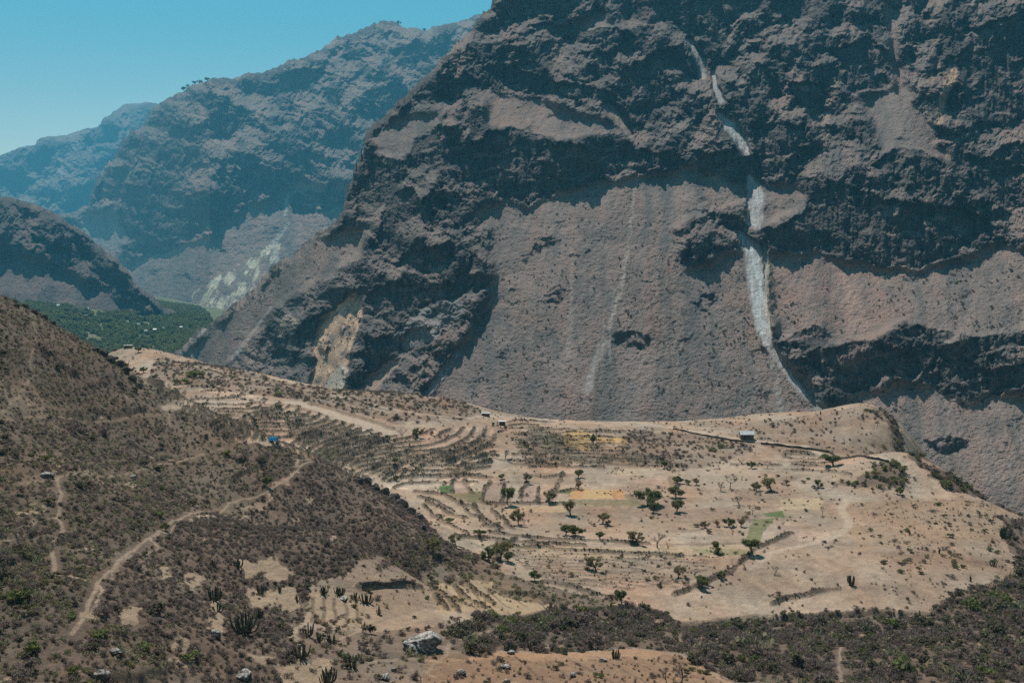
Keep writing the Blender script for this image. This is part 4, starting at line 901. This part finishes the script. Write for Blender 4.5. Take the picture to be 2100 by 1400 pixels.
TREES = [  # base pixel, height in pixels, kind, width factor, label
 (1040,1034,36,'green',.8,"slender green tree at the lower end of the field strips left of the orange field"),(1126,1031,27,'olive',1,"sparse olive tree on the field bank just left of the orange field"),
 (1171,1057,35,'olive',1.1,"round olive tree with a bare trunk below the orange field"),(1328,1036,42,'green',1.35,"largest dark green tree, broad crown, right of the orange field"),
 (1340,1051,24,'green',.9,"small green tree right in front of the broadest dark green tree"),(1386,1020,26,'green',1.35,"flat-topped green tree standing alone right of the broadest tree"),
 (1388,1050,27,'green',1.2,"green tree at the tip of a thin green strip, below the flat-topped one"),(1389,991,18,'green',1.4,"small round green tree above the flat-topped tree"),
 (1412,993,12,'olive',1.2,"tiny pale olive tree, left of the pair on the grey field"),(1428,994,15,'rust',1.2,"small brownish tree beside the tiny pale olive tree"),
 (1186,980,18,'green',1.2,"small dark tree on the left edge of the grey round field"),(1180,1000,24,'bare',1.2,"bare grey tree on the stony bank above the orange field"),
 (1031,983,12,'green',1.3,"small green bush-like tree on the field line above the strips"),(1080,991,19,'olive',1,"grey-green tree on the bank between two narrow field strips"),
 (1263,971,17,'bare',1.1,"bare small tree between the grey field and the pale field"),(1477,1006,22,'bare',1.2,"bare forked tree, left of the two on the grey plain"),
 (1497,1003,34,'bare',.9,"tall leaning bare tree on the grey plain"),(1551,1006,22,'olive',1,"sparse pale tree left of the round olive tree on the plain"),
 (1583,1006,30,'olive',1.4,"round olive tree with a dark trunk on the pale plain"),(1517,1037,24,'bare',1.5,"wide bare grey thorn tree in the middle of the plain"),
 (1543,1054,24,'bare',.9,"dark bare tree beside the upper green patch"),(1446,1083,17,'olive',1.3,"leftmost of four small trees in a row on the pink field"),
 (1471,1080,16,'rust',1.2,"second of four small trees in a row on the pink field"),(1494,1080,22,'green',1.2,"green one of four small trees in a row on the pink field"),
 (1520,1080,22,'rust',1.2,"rightmost, rusty brown of four small trees in a row on the pink field"),(1063,1077,38,'olive',.8,"tall grey-green tree on the left of the pink field"),
 (1160,1097,24,'green',1.3,"left of two wide green trees on the field below the pink field"),(1180,1097,24,'green',1.2,"right of two wide green trees that touch, left of the dark round one"),
 (1236,1074,25,'olive',1.3,"wide grey-olive tree on the pink field"),(1246,1078,14,'rust',1.2,"small brown tree beside the wide grey-olive one"),
 (1229,1106,18,'green',1.2,"small dark green tree at the start of the thin green ditch"),(1309,1117,30,'olive',1.35,"wide olive tree on the green ditch"),
 (1349,1123,36,'bare',1.2,"tall bare tree beside the green ditch"),(1466,1135,28,'green',1.0,"upright green tree at the bright green strip"),
 (1542,1137,32,'green',1.3,"dark green tree at the right end of the bright green strip"),(1223,1171,33,'olive',1.3,"large round olive tree on the striped fields"),
 (1391,1183,26,'olive',1.2,"sparse thin tree on the right of the striped fields"),(1097,1191,24,'green',1.1,"dense green tree on the bank of the striped fields"),
 (1440,1205,27,'green',1.3,"dark green tree at the lower end of the dark hedge"),(1480,1186,20,'green',1,"small dark tree in the middle of the dark hedge"),
 (1026,1148,42,'olive',1.1,"tall yellowish tree at the foot of the grey slope"),(1004,1150,34,'green',1.1,"dark tree left of the tall yellowish tree"),(1042,1152,24,'green',1.2,"low green tree right of the tall yellowish tree"),
 (1217,914,24,'green',.55,"dark columnar tree between the two yellow fields"),(1361,960,17,'green',.9,"dark tree with a short trunk under the lowest terrace line"),
 (1035,942,24,'bare',1.2,"grey leafless tree at the left edge of the terrace lines"),(1709,954,26,'green',1.7,"broad dark bush-like tree below the canal road"),
 (1540,960,17,'green',1.1,"small dark tree on the upper edge of the plain"),(1573,960,18,'bare',1.3,"grey bushy tree beside the small dark tree on the plain's upper edge"),
 (1677,1000,19,'green',1.1,"green tree at the left end of the seep thicket"),(1614,994,13,'rust',1.4,"tiny flat-topped tree between the olive tree and the thicket"),
 (1846,1014,19,'green',.9,"dark narrow tree on the right end of the plain"),(1789,1008,12,'rust',1,"small brown shrub tree below the thicket"),(1687,1057,22,'bare',.7,"dark crooked tree by the corner of the straw field"),
 (1588,1177,20,'bare',1.3,"pale bare tree on the big empty field"),(857,897,22,'green',1.1,"dark green tree at the end of the dirt road"),(824,897,20,'bare',1.2,"grey leafless tree left of the dark green one at the road's end"),
 (794,906,12,'green',1.1,"small green tree on the curved terraces"),(809,960,13,'green',1,"small green tree on the third curved terrace"),(812,984,12,'green',1,"small dark tree on the lowest curved terrace"),
 (886,1131,36,'olive',1.2,"yellow-green tree on the crest of the grey slope"),(934,1117,28,'olive',1.1,"yellow-green tree just right of the one on the crest"),(920,1071,11,'green',1.9,"low green tree on the fields behind the grey slope"),
 (983,1103,15,'green',1.7,"wide low green tree on the terraces behind the crest"),(570,842,15,'green',1,"dark upright tree at the bend of the dirt track"),(1075,1075,14,'bare',1.2,"small grey bush tree at the foot of the tall grey-green tree"),
 (1396,1399,50,'bare',1.35,"bare spreading tree in front, with thin grey branches"),(1367,1399,44,'bare',.75,"dark dense leafless tree beside the bare spreading tree in front"),
 (863,1399,30,'bare',1,"leafless sapling on the front field below the great boulder"),(1186,1003,16,'rust',1.1,"brown tree on the stony bank left of the tan plot"),(1275,1236,34,'green',.8,"tall dark green tree on the gully's edge"),
 (295,764,14,'green',1.1,"dark green tree on the bare nose behind the left hill"),(283,722,12,'green',1.2,"round dark tree on the far left tip of the plateau"),(1010,872,8,'green',1.6,"dark low tree beside the flat-roofed shed"),
 (545,998,22,'green',1.1,"dark green tree just above the hill path"),(340,1086,20,'green',1.0,"dark green tree on the hill path's bend"),
]
rr_ = random.Random(3)
for i, (px, py, h, k, wf, lab) in enumerate(TREES):
    x, D, z = spot(px, py, Dmax=900); ms = TREEM[k][i % len(TREEM[k])]; H = size_of(D, h * .92)
    o = empty("bare_tree" if k == 'bare' else "tree", (x, D, z - .1), rr_.uniform(0, 6.28)); o.scale = (H * wf, H * wf, H)
    part("trunk", ms[0], o); part("crown", ms[1], o); tag(o, lab, "tree", "trees of the terraced fields")
# trees on the skyline of the middle mountain
def on_sheet(o, px, py):
    me = o.data; return None
for i, (px, sk, h) in enumerate(((379, 0, 9), (386, 0, 7), (399, 0, 7), (410, 0, 8), (426, 0, 8), (818, 0, 7), (870, 0, 6))):
    j = int(round((px - 90) / 1.9)); me = mid.data; W_ = len(np.arange(90, 1220 + 1.9, 1.9)); nv = len(me.vertices) // W_
    v_ = me.vertices[(nv - 6) * W_ + j].co
    ms = TREEM['green'][i % 4]; H = h * v_.y / FPX; o = empty("tree", (v_.x, v_.y, v_.z - H * .22), i * 1.3, H); o.scale = (H * 1.3, H * 1.3, H); part("trunk", ms[0], o); part("crown", ms[1], o)
    tag(o, ("tiny dark tree against the sky on the left shoulder of the hazy ridge" if i < 5 else "tiny lone tree against the sky on the hazy ridge's summit"), "tree", "skyline trees on the left shoulder" if i < 5 else "skyline trees on the summit")
# --- column cacti
def cactus_mesh(seed, n_, spread, slim=1.0):
    r = np.random.RandomState(seed); b_ = MB()
    for k in range(n_):
        a = r.uniform(0, 6.28); q = r.uniform(.15, 1) * spread; h = r.uniform(.55, 1.0) * (1 - .25 * q / spread); d = np.array([math.cos(a), math.sin(a)])
        pts = [(0, 0, 0)] + [(d[0] * q * f, d[1] * q * f, h * g_) for f, g_ in ((.45, .10), (.85, .28), (1.02, .55), (1.1, .82), (1.12, .97), (1.12, 1.0))]
        rad = .034 * slim * r.uniform(.8, 1.2); b_.tube(pts, [rad * .8, rad, rad * 1.1, rad * 1.1, rad, rad * .7, rad * .2], 7)
    return b_.mesh("cactus", M_col, True)
CACM = [cactus_mesh(1, 16, .38), cactus_mesh(2, 22, .55), cactus_mesh(3, 12, .30), cactus_mesh(4, 18, .48), cactus_mesh(5, 9, .2), cactus_mesh(6, 26, .7)]
CACTI = [(611,1232,21,2,"small forked cactus at the left edge of the ploughed strip"),(665,1217,21,1,"leftmost bushy cactus of the four on top of the ploughed strip"),(697,1217,20,5,"second bushy cactus on top of the ploughed strip"),(728,1226,22,0,"green upright cactus, third on top of the ploughed strip"),
 (752,1234,28,3,"leaning wide cactus, fourth on top of the ploughed strip"),(777,1259,26,4,"narrow cactus on the right side of the ploughed strip"),(632,1308,42,2,"tall narrow column cactus left of the footpath"),(653,1318,23,0,"small cactus just right of the tall narrow one"),
 (678,1320,24,1,"low wide cactus at the start of the footpath"),(747,1287,20,4,"slim cactus above the footpath's middle"),(617,1348,34,5,"broad dark green cactus below the tall narrow one"),(722,1367,32,3,"fan-shaped cactus in the front scrub left of the boulder"),
 (674,1399,40,1,"large fan-shaped cactus at the bottom edge of the picture"),(439,1232,36,3,"tall dark cactus group on the grey slope"),(448,1257,28,0,"cactus just below the tall dark group on the grey slope"),(500,1296,48,5,"largest cactus clump, many arms, on the grey slope"),
 (530,1272,30,3,"cactus touching the largest clump on its right"),(535,1216,23,1,"dark cactus at the bare patch above the largest clump"),(574,1213,21,2,"green cactus at the right of the upper bare patch"),(491,1165,22,1,"cactus at the top of the upper bare patch"),
 (1048,1333,25,5,"wide low cactus left of the gully's mouth"),(1093,1331,27,1,"round cactus beside the wide low one at the gully"),(1262,1350,29,0,"green vase-shaped cactus on the front field's upper edge"),(1129,1252,21,2,"upright cactus on the plot above the gully"),
 (1043,1279,16,4,"small slim cactus at the left end of the gully brush"),(1514,1277,20,2,"left of two slim cacti on the lip of the big field"),(1533,1269,18,4,"right of two slim cacti on the lip of the big field"),(1914,1260,20,0,"cactus on the right end of the field lip"),
 (1846,1274,22,4,"slim cactus sunk in the brush below the field lip"),(1746,1199,25,3,"round dark cactus alone on the big bare field"),(1866,1097,14,4,"small barrel-like cactus on the reddish slope"),(1926,1134,17,4,"small upright cactus on the empty right-hand field"),
 (2037,1160,17,0,"dark cactus near the right edge of the fields"),(1991,1191,18,4,"slim cactus in the scrub of the right-hand field"),(2062,1105,30,1,"dark spiky cactus on the east rim"),(1682,850,12,4,"cactus on the skyline of the knoll, left one"),(1716,850,12,2,"cactus on the skyline of the knoll, right one"),
 (1570,866,12,2,"cactus on the left slope of the knoll"),(1673,868,10,4,"cactus just below the skyline of the knoll")]
for i, (px, py, h, k, lab) in enumerate(CACTI):
    x, D, z = spot(px, py); H = size_of(D, h); o = bpy.data.objects.new("column_cactus", CACM[k]); COL.objects.link(o)
    o.location = (x, D, z - .08); o.rotation_euler = (0, 0, i * 1.7); wf = {2: .85, 4: .9}.get(k, 1.05); o.scale = (H * wf, H * wf, H); tag(o, lab, "cactus", "column cacti")
# --- rocks
M_rockp = NT("pale_boulder"); _n1 = M_rockp.noise(1.1, 6, .7); _n2 = M_rockp.noise(.35, 3)
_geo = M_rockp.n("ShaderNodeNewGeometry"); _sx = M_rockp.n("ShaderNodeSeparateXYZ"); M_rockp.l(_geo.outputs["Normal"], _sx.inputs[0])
_c = M_rockp.mix(M_rockp.mapr(M_rockp.math('ADD', _sx.outputs["Z"], M_rockp.math('MULTIPLY', _n2, .9)), .45, 1.1), (.09, .075, .066), (.46, .43, .39))  # lit top and shaded underside put into the colour by face direction
_c = M_rockp.mix(M_rockp.mapr(_n1, .46, .62), _c, (.10, .085, .075)); M_rockp.bump(_n1, 1.0, .35); M_rockp.out(_c)
M_rockd = NT("dark_rock"); _n1 = M_rockd.noise(.9, 6, .7); M_rockd.bump(_n1, 1.0, .5); M_rockd.out(M_rockd.mix(M_rockd.mapr(_n1, .35, .7), (.05, .043, .04), (.17, .14, .12)))
def rock_mesh(seed, mat, jag=.85):
    b_ = bmesh.new(); bmesh.ops.create_icosphere(b_, subdivisions=5, radius=1.0); r = np.random.RandomState(seed)
    planes = [(unit_(r), r.uniform(.62, .95)) for _ in range(16)]
    co = np.array([v_.co[:] for v_ in b_.verts]); rad = np.ones(len(co))
    for n_, d in planes:
        dt = co @ n_; lim = np.where(dt > .05, d / np.maximum(dt, .05), 9); rad = np.minimum(rad, lim)
    rad *= 1 + jag * .35 * fbm(co[:, 0] * 2.3 + co[:, 2] * 1.7, co[:, 1] * 2.3 - co[:, 2] * 1.3, 4, seed) + jag * .15 * fbm(co[:, 0] * 8 + co[:, 2] * 5, co[:, 1] * 8 - co[:, 2] * 6, 3, seed + 3)
    co = co * rad[:, None]
    for v_, c in zip(b_.verts, co): v_.co = c
    me = bpy.data.meshes.new("rock"); b_.to_mesh(me); b_.free(); me.materials.append(mat); me.polygons.foreach_set("use_smooth", [True] * len(me.polygons)); return me
def unit_(r):
    v_ = r.normal(size=3); return v_ / np.linalg.norm(v_)
RP = [rock_mesh(k, M_rockp.m) for k in (2, 5, 8)]; RD = [rock_mesh(k, M_rockd.m, .5) for k in (11, 14, 17, 20)]
ROCKS = [(865,1338,76,42,RP[0],"great boulder with a lit pale top and shaded underside on the front slope"),(440,1306,24,17,RP[1],"pale boulder below the lower bare patch of the grey slope"),(497,1392,40,22,RP[2],"flat white-topped boulder at the bottom edge, left"),
 (205,1396,34,22,RP[1],"white boulder in the cactus brush at the bottom left corner"),(235,1350,28,14,RP[2],"grey boulder sunk in the cactus brush above the corner one"),(790,1393,24,15,RP[0],"white-capped rock on the front field below the great boulder"),
 (808,1376,12,9,RP[1],"small pale rock above the white-capped one on the front field"),(946,1384,20,13,RP[2],"pale rock among tufts right of the leafless sapling"),(1175,1386,18,12,RP[0],"pale rock in the furrows of the orange front field"),(1048,1340,16,9,RP[1],"white rock below the wide low cactus"),
 (1036,1371,24,9,RP[2],"flat white rock on the left of the orange front field"),(703,1228,22,7,RP[2],"flat pale slab on the ploughed strip"),(975,1264,24,15,RD[0],"dark brown rock alone at the foot of the slanting furrows"),(1238,1357,16,8,RP[0],"small rock left of the vase-shaped cactus"),
 (270,975,16,7,RP[2],"pale flat rock beside the upper hill path"),(95,978,26,12,RP[1],"white rock patch where the two hill paths meet"),(1040,1400,14,9,RP[1],"white stone at the bottom edge right of the sapling")]
for i, (px, py, w_, h, me, lab) in enumerate(ROCKS):
    x, D, z = spot(px, py); W_ = w_ * D / FPX * .56; H = h * D / FPX * .72; o = bpy.data.objects.new("boulder", me); COL.objects.link(o)
    o.location = (x, D + W_ * .5, z + H * .25); o.rotation_euler = (.1, .15, i * 2.1 + .5); o.scale = (W_, W_ * .8, H); tag(o, lab, "boulder")
CRAGS = [("craggy dark rock on the brink of the grey slope", "dark crags along the brink of the grey slope", [(735,985,26),(752,990,30),(770,1002,30),(788,1008,26),(808,1022,30),(824,1034,30),(842,1048,26),(862,1060,22),(868,1082,18),(880,1092,18),(900,1106,16),(914,1112,13)]),
 ("dark rock crag on the right flank of the left hill", "dark crags on the left hill's right flank", [(196,716,20),(212,726,24),(228,738,26),(244,748,24),(258,762,22),(272,776,20),(286,788,16)]),
 ("rock crag on the crest of the left hill", "crags on the left hill's crest", [(34,624,14),(52,630,16),(72,638,18),(90,648,18),(108,662,16)])]
for lab, grp, L_ in CRAGS:
    for i, (px, py, h) in enumerate(L_):
        x, D, z = spot(px, py + 4, Dmax=420); s_ = h * D / FPX * .55; o = bpy.data.objects.new("crag", RD[i % 4]); COL.objects.link(o); o.location = (x, D - .2, z + s_ * .22); o.rotation_euler = (.3 * i, .2, i * 1.1); o.scale = (s_ * .95, s_ * .8, s_ * .8); tag(o, lab, "rock", grp)
# --- single shrubs that can be counted
SH = [('plain',26,"dark shrub on the flat plain of fields"),('lower field',22,"shrub on the ploughed strip below the grey slope"),('front',34,"low shrub on the sandy front field"),('stripes',30,"shrub on the striped fields"),('east field',46,"shrub on the bare right-hand field"),
      ('knoll',30,"dark shrub on the knoll"),('red slope',16,"shrub on the reddish slope"),('amphitheatre',24,"rounded shrub between the curved terraces"),('north scrub',14,"dark shrub among the upper terrace lines"),('foot',14,"big rounded shrub in the brush around the great boulder"),('gully',30,"large dark shrub standing up in the gully brush")]
for zi, (zn, n_, lab) in enumerate(SH):
    P_, _k = sample(zone[zn] * (1 - track) * (cz > 0), n_ * 3.0 / max(1, (zone[zn] * dA * vis).sum()))
    P_ = P_[:n_]; 
    for i, p in enumerate(P_):
        k = ['dull', 'dry', 'green', 'dull', 'olive', 'dry'][R.randint(6)] if zn != 'gully' else ['dull', 'dry', 'green'][R.randint(3)]
        sc_ = R.uniform(1.2, 2.4) if zn not in ('front', 'lower field', 'foot') else R.uniform(.9, 1.7)
        if zn == 'gully': sc_ = R.uniform(2.2, 3.6)
        o = bpy.data.objects.new("shrub", PMESH[k][i % len(PMESH[k])]); COL.objects.link(o); o.location = p; o.rotation_euler = (0, 0, R.uniform(0, 6.28)); o.scale = (sc_ * R.uniform(.9, 1.5), sc_, sc_ * .9); tag(o, lab, "shrub", "shrubs: " + lab)
GB = [(205,1308,30,16,"bright green bush below the end of the hill path"),(150,1262,20,14,"green bush at the lower end of the hill path"),(38,1228,36,26,"green bush at the left edge of the picture"),(385,1345,32,18,"green and yellow bush in the lower grey slope"),(295,1330,30,14,"low green bush left of the yellow-green one"),(322,1058,22,12,"yellow-green bush above the hill path's bend"),
      (1478,917,14,10,"teal-green bush below the canal road"),(1465,925,18,9,"dark bush cluster left of the teal-green bush"),(400,772,30,16,"wide green bush on the back terraces"),(368,786,22,14,"dark green bush at the left end of the back terraces"),(572,812,22,10,"green bush under the upper track"),
      (755,1300,22,26,"rounded grey-green bush above the great boulder"),(928,1308,28,24,"round grey-green bush right of the great boulder"),(966,1304,22,20,"dark bush next to the round grey-green one"),(1640,1282,30,14,"dark rounded bush on the lip of the big field")]
for i, (px, py, w_, h, lab) in enumerate(GB):
    x, D, z = spot(px, py); W_ = w_ * D / FPX * 1.3; H = h * D / FPX * 1.35; k = 'green' if 'green' in lab and 'grey-green' not in lab else 'dull'
    o = bpy.data.objects.new("bush", PMESH[k][i % len(PMESH[k])]); COL.objects.link(o); o.location = (x, D, z); o.rotation_euler = (0, 0, i); o.scale = (W_, W_, H); tag(o, lab, "bush")
# --- buildings
def box(b_, x0, x1, y0, y1, z0, z1):
    v_ = [b_.verts.new(p) for p in ((x0,y0,z0),(x1,y0,z0),(x1,y1,z0),(x0,y1,z0),(x0,y0,z1),(x1,y0,z1),(x1,y1,z1),(x0,y1,z1))]
    for f in ((0,3,2,1),(4,5,6,7),(0,1,5,4),(1,2,6,5),(2,3,7,6),(3,0,4,7)): b_.faces.new([v_[q] for q in f])
def bxm(name, boxes, mat):
    b_ = bmesh.new()
    for q in boxes: box(b_, *q)
    me = bpy.data.meshes.new(name); b_.to_mesh(me); b_.free(); me.materials.append(mat); return me
M_tin = NT("tin_sheet", .35, .5); M_tin.b.inputs["Metallic"].default_value = .35; M_tin.out(M_tin.mix(M_tin.mapr(M_tin.noise(.8, 3), .3, .7), (.80, .80, .78), (.62, .61, .58)))
M_adobe = NT("adobe"); M_adobe.out(M_adobe.mix(M_adobe.mapr(M_adobe.noise(2, 4), .3, .7), (.17, .135, .11), (.11, .09, .075)))
M_door = NT("old_wood"); M_door.out(M_door.mix(M_door.noise(3), (.05, .04, .03), (.09, .06, .045)))
M_glass = NT("dark_opening", .4); M_glass.b.inputs["Base Color"].default_value = (.02, .022, .025, 1)
def gable(L_, W_, h0, h1, ov, th=.12):
    me = bpy.data.meshes.new("roof"); b_ = bmesh.new(); n_ = 24
    for sgn in (-1, 1):
        top = []; bot = []
        for k in range(n_ + 1):
            x = -L_ / 2 - ov + (L_ + 2 * ov) * k / n_; dz = .05 * (k % 2)
            top.append((b_.verts.new((x, 0, h1 + dz)), b_.verts.new((x, sgn * (W_ / 2 + ov), h0 - ov * (h1 - h0) / (W_ / 2) + dz)))); bot.append((b_.verts.new((x, 0, h1 + dz - th)), b_.verts.new((x, sgn * (W_ / 2 + ov), h0 - ov * (h1 - h0) / (W_ / 2) + dz - th))))
        for k in range(n_):
            b_.faces.new((top[k][0], top[k][1], top[k + 1][1], top[k + 1][0])); b_.faces.new((bot[k][0], bot[k + 1][0], bot[k + 1][1], bot[k][1])); b_.faces.new((top[k][1], bot[k][1], bot[k + 1][1], top[k + 1][1]))
        for k in (0, n_): b_.faces.new((top[k][0], bot[k][0], bot[k][1], top[k][1]))
    b_.to_mesh(me); b_.free(); me.materials.append(M_tin.m); return me
def walls(L_, W_, h0, h1, mat):
    b_ = bmesh.new(); box(b_, -L_ / 2, L_ / 2, -W_ / 2, W_ / 2, -1.2, h0)
    for sx in (-L_ / 2, L_ / 2 - .2):
        v_ = [b_.verts.new(p) for p in ((sx, -W_ / 2 + .01, h0 + .003), (sx, W_ / 2 - .01, h0 + .003), (sx, 0, h1 - .15), (sx + .2, -W_ / 2 + .01, h0 + .003), (sx + .2, W_ / 2 - .01, h0 + .003), (sx + .2, 0, h1 - .15))]
        for f in ((0, 2, 1), (3, 4, 5), (0, 3, 5, 2), (1, 2, 5, 4), (0, 1, 4, 3)): b_.faces.new([v_[q] for q in f])
    me = bpy.data.meshes.new("wall"); b_.to_mesh(me); b_.free(); me.materials.append(mat); return me
def house(px, py, wpx, label, ratio=.6, hgt=2.3, rise=1.0, rz=0.0, loc=None, mat=None, flat=False, doors=1, name="farm_hut"):
    if loc is None: x, D, z = spot(px, py)
    else: x, D, z = loc
    L_ = wpx * D / FPX; W_ = L_ * ratio; o = empty(name, (x, D, z + .1), rz); m = mat or M_adobe.m
    part("wall", walls(L_, W_, hgt, hgt + (rise if not flat else .05), m), o)
    if flat: part("roof", bxm("roof", [(-L_ / 2 - .3, L_ / 2 + .3, -W_ / 2 - .3, W_ / 2 + .3, hgt + .06, hgt + .2)], M_tin.m), o)
    else: part("roof", gable(L_, W_, hgt + .14, hgt + rise + .14, .35), o)
    for k in range(doors):
        dx = (-.2 + .5 * k) * L_; part("door", bxm("door", [(dx - .45, dx + .45, -W_ / 2 - .04, -W_ / 2 - .003, 0, 1.9)], M_door.m), o)
    part("window", bxm("window", [(L_ * .02, L_ * .02 + .8, -W_ / 2 - .04, -W_ / 2 - .003, 1.0, 1.7)], M_glass.m), o)
    tag(o, label, "hut" if name == "farm_hut" else "house"); return o
house(1531, 899, 27, "long hut with a shining tin roof above the canal road on the knoll", .5, 2.6, 1.3)
house(1030, 871, 13, "small flat-roofed shed at the top of the terraces", .9, 1.9, .5, flat=True)
house(996, 853, 17, "low shed with a pale flat roof where the back road turns", .5, 1.6, .5, flat=True)
house(263, 714, 16, "long low building with a white roof on the plateau's far left tip", .35, 1.6, .6, flat=True)
M_brick = NT("red_clay"); M_brick.out(M_brick.mix(M_brick.noise(3), (.20, .06, .04), (.14, .045, .03)))
x, D, z = spot(238, 717); b_ = bmesh.new()
for k in range(5): box(b_, -2.4 + k, -1.55 + k, -.5, .5 , -.3, .55 + .25 * (k % 3))
me = bpy.data.meshes.new("brick_pile"); b_.to_mesh(me); b_.free(); me.materials.append(M_brick.m); o = bpy.data.objects.new("brick_pile", me); COL.objects.link(o); o.location = (x, D, z); tag(o, "dark red brick pile on the plateau's far left tip", "bricks")
# blue tarpaulin hung over a pole frame
M_tarp = NT("blue_tarp", .6, .3); M_tarp.out(M_tarp.mix(M_tarp.noise(1.2), (.02, .24, .50), (.03, .32, .62)))
x, D, z = spot(561, 909, Dmax=900); o = empty("tarpaulin_shelter", (x, D, z)); b_ = bmesh.new(); n_ = 12; vs = [[b_.verts.new((-1.4 + 2.8 * i / n_, -1 + 2 * j / n_, 1.9 - 1.3 * abs(-1 + 2 * j / n_) ** 1.3 + .13 * math.sin(i * 1.9) * math.cos(j * 1.3) - .5 * (i / n_ - .5) ** 2)) for j in range(n_ + 1)] for i in range(n_ + 1)]
for i in range(n_):
    for j in range(n_): b_.faces.new((vs[i][j], vs[i + 1][j], vs[i + 1][j + 1], vs[i][j + 1]))
me = bpy.data.meshes.new("cover"); b_.to_mesh(me); b_.free(); me.materials.append(M_tarp.m); part("cover", me, o)
for sx in (-1.35, 1.35):
    q = MB(); q.tube([(sx, 0, -.2), (sx, 0, 1.75)], [.05, .05], 6); part("pole", q.mesh("pole", M_bark), o)
tag(o, "bright blue tarpaulin shelter on the saddle behind the left hill", "tarpaulin")
# retaining wall below the canal road
M_stone = NT("dry_stone"); _v = M_stone.n("ShaderNodeTexVoronoi"); _v.inputs["Scale"].default_value = 2.2; M_stone.l(M_stone.pos(), _v.inputs["Vector"]); M_stone.out(M_stone.mix(M_stone.mapr(_v.outputs["Distance"], 0, .6), (.26, .21, .18), (.08, .065, .055))); M_stone.bump(_v.outputs["Distance"], 1, .2)
def stone_wall(pts, h, label):
    H_ = hits(pts); P_ = []
    for (x0, y0), (x1, y1) in zip(H_[:-1], H_[1:]):
        n_ = max(2, int(math.hypot(x1 - x0, y1 - y0) / 1.5))
        for k in range(n_): P_.append((x0 + (x1 - x0) * k / n_, y0 + (y1 - y0) * k / n_))
    b_ = bmesh.new(); rows = []; r = random.Random(1)
    for k, (x, y) in enumerate(P_):
        z = float(gz(x, y)); t = h * r.uniform(.75, 1.15); y = y + r.uniform(-.12, .12)
        rows.append([b_.verts.new(p) for p in ((x, y - .45, z - .6), (x, y - .32, z + t), (x, y + .25, z + t + r.uniform(-.05, .05)), (x, y + .35, z - .6))])
    for a_, c_ in zip(rows[:-1], rows[1:]):
        for k in range(3): b_.faces.new((a_[k], c_[k], c_[k + 1], a_[k + 1]))
    b_.faces.new(rows[0]); b_.faces.new(rows[-1][::-1])
    me = bpy.data.meshes.new("stone_wall"); b_.to_mesh(me); b_.free(); me.materials.append(M_stone.m); o = bpy.data.objects.new("stone_wall", me); COL.objects.link(o); tag(o, label, "wall")
stone_wall([(1380,880),(1440,893),(1500,902),(1555,908)], .8, "dark dry-stone wall under the canal road left of the tin-roofed hut")
stone_wall([(1560,910),(1640,918),(1700,928),(1780,941),(1830,951)], 1.1, "dark dry-stone wall under the canal road right of the tin-roofed hut")
stone_wall([(742,1205),(800,1204),(862,1207)], .6, "short low stone wall above the ploughed strip")
# farmhouses on the valley floor
for i, (px, py, w_) in enumerate(((318,683,7),(300,686,6),(335,680,5),(262,667,5),(180,640,6),(120,633,6),(205,655,5),(372,678,6),(285,672,5))):
    D = 2300.0
    for _ in range(30):
        a, t = ray(px, py); zz = float(vz(np.array(a * D), np.array(D))); D = D + ((zz - CAMZ) / t - D) * .5
        D = min(max(D, 1500), 3300)
    house(0, 0, w_, "tiny pale farmhouse among the green trees of the far valley", .7, 5, 2, loc=(a * D, D, zz + 3), name="farmhouse")["group"] = "farmhouses in the far valley"
ox, oy = np.meshgrid(np.linspace(-3200, 3200, 90), np.linspace(-2300, -25, 60))  # slope behind the camera, out of view, added to block sky fill
oz = 72 + .42 * (-oy) + 60 * fbm(ox / 500, oy / 500, 5, 950) * sstep(60, 500, -oy)
kind(grid_mesh("unseen_hillside", ox, oy, oz, {"tint": np.zeros(ox.shape + (3,)) + np.array((.17, .125, .10))}, near_mat.m), "structure")
# ------------------------------------------------------------------ haze
hb = bpy.data.meshes.new("haze"); b = bmesh.new(); bmesh.ops.create_cube(b, size=1)
for v_ in b.verts: v_.co = (v_.co.x * 30000, 8000 + v_.co.y * 24000, 2000 + v_.co.z * 5400)
b.to_mesh(hb); b.free(); ho = bpy.data.objects.new("haze", hb); COL.objects.link(ho)
hm = bpy.data.materials.new("haze"); hm.use_nodes = True; t_ = hm.node_tree; t_.nodes.remove(t_.nodes["Principled BSDF"])
pv = t_.nodes.new("ShaderNodeVolumePrincipled"); pv.inputs["Density"].default_value = HAZE_D
pv.inputs["Color"].default_value = (0.13, 0.61, 0.97, 1); pv.inputs["Anisotropy"].default_value = 0.2
t_.links.new(pv.outputs[0], t_.nodes["Material Output"].inputs["Volume"]); hb.materials.append(hm)
kind(ho, "stuff", "thin blue haze filling the canyon air", "haze")
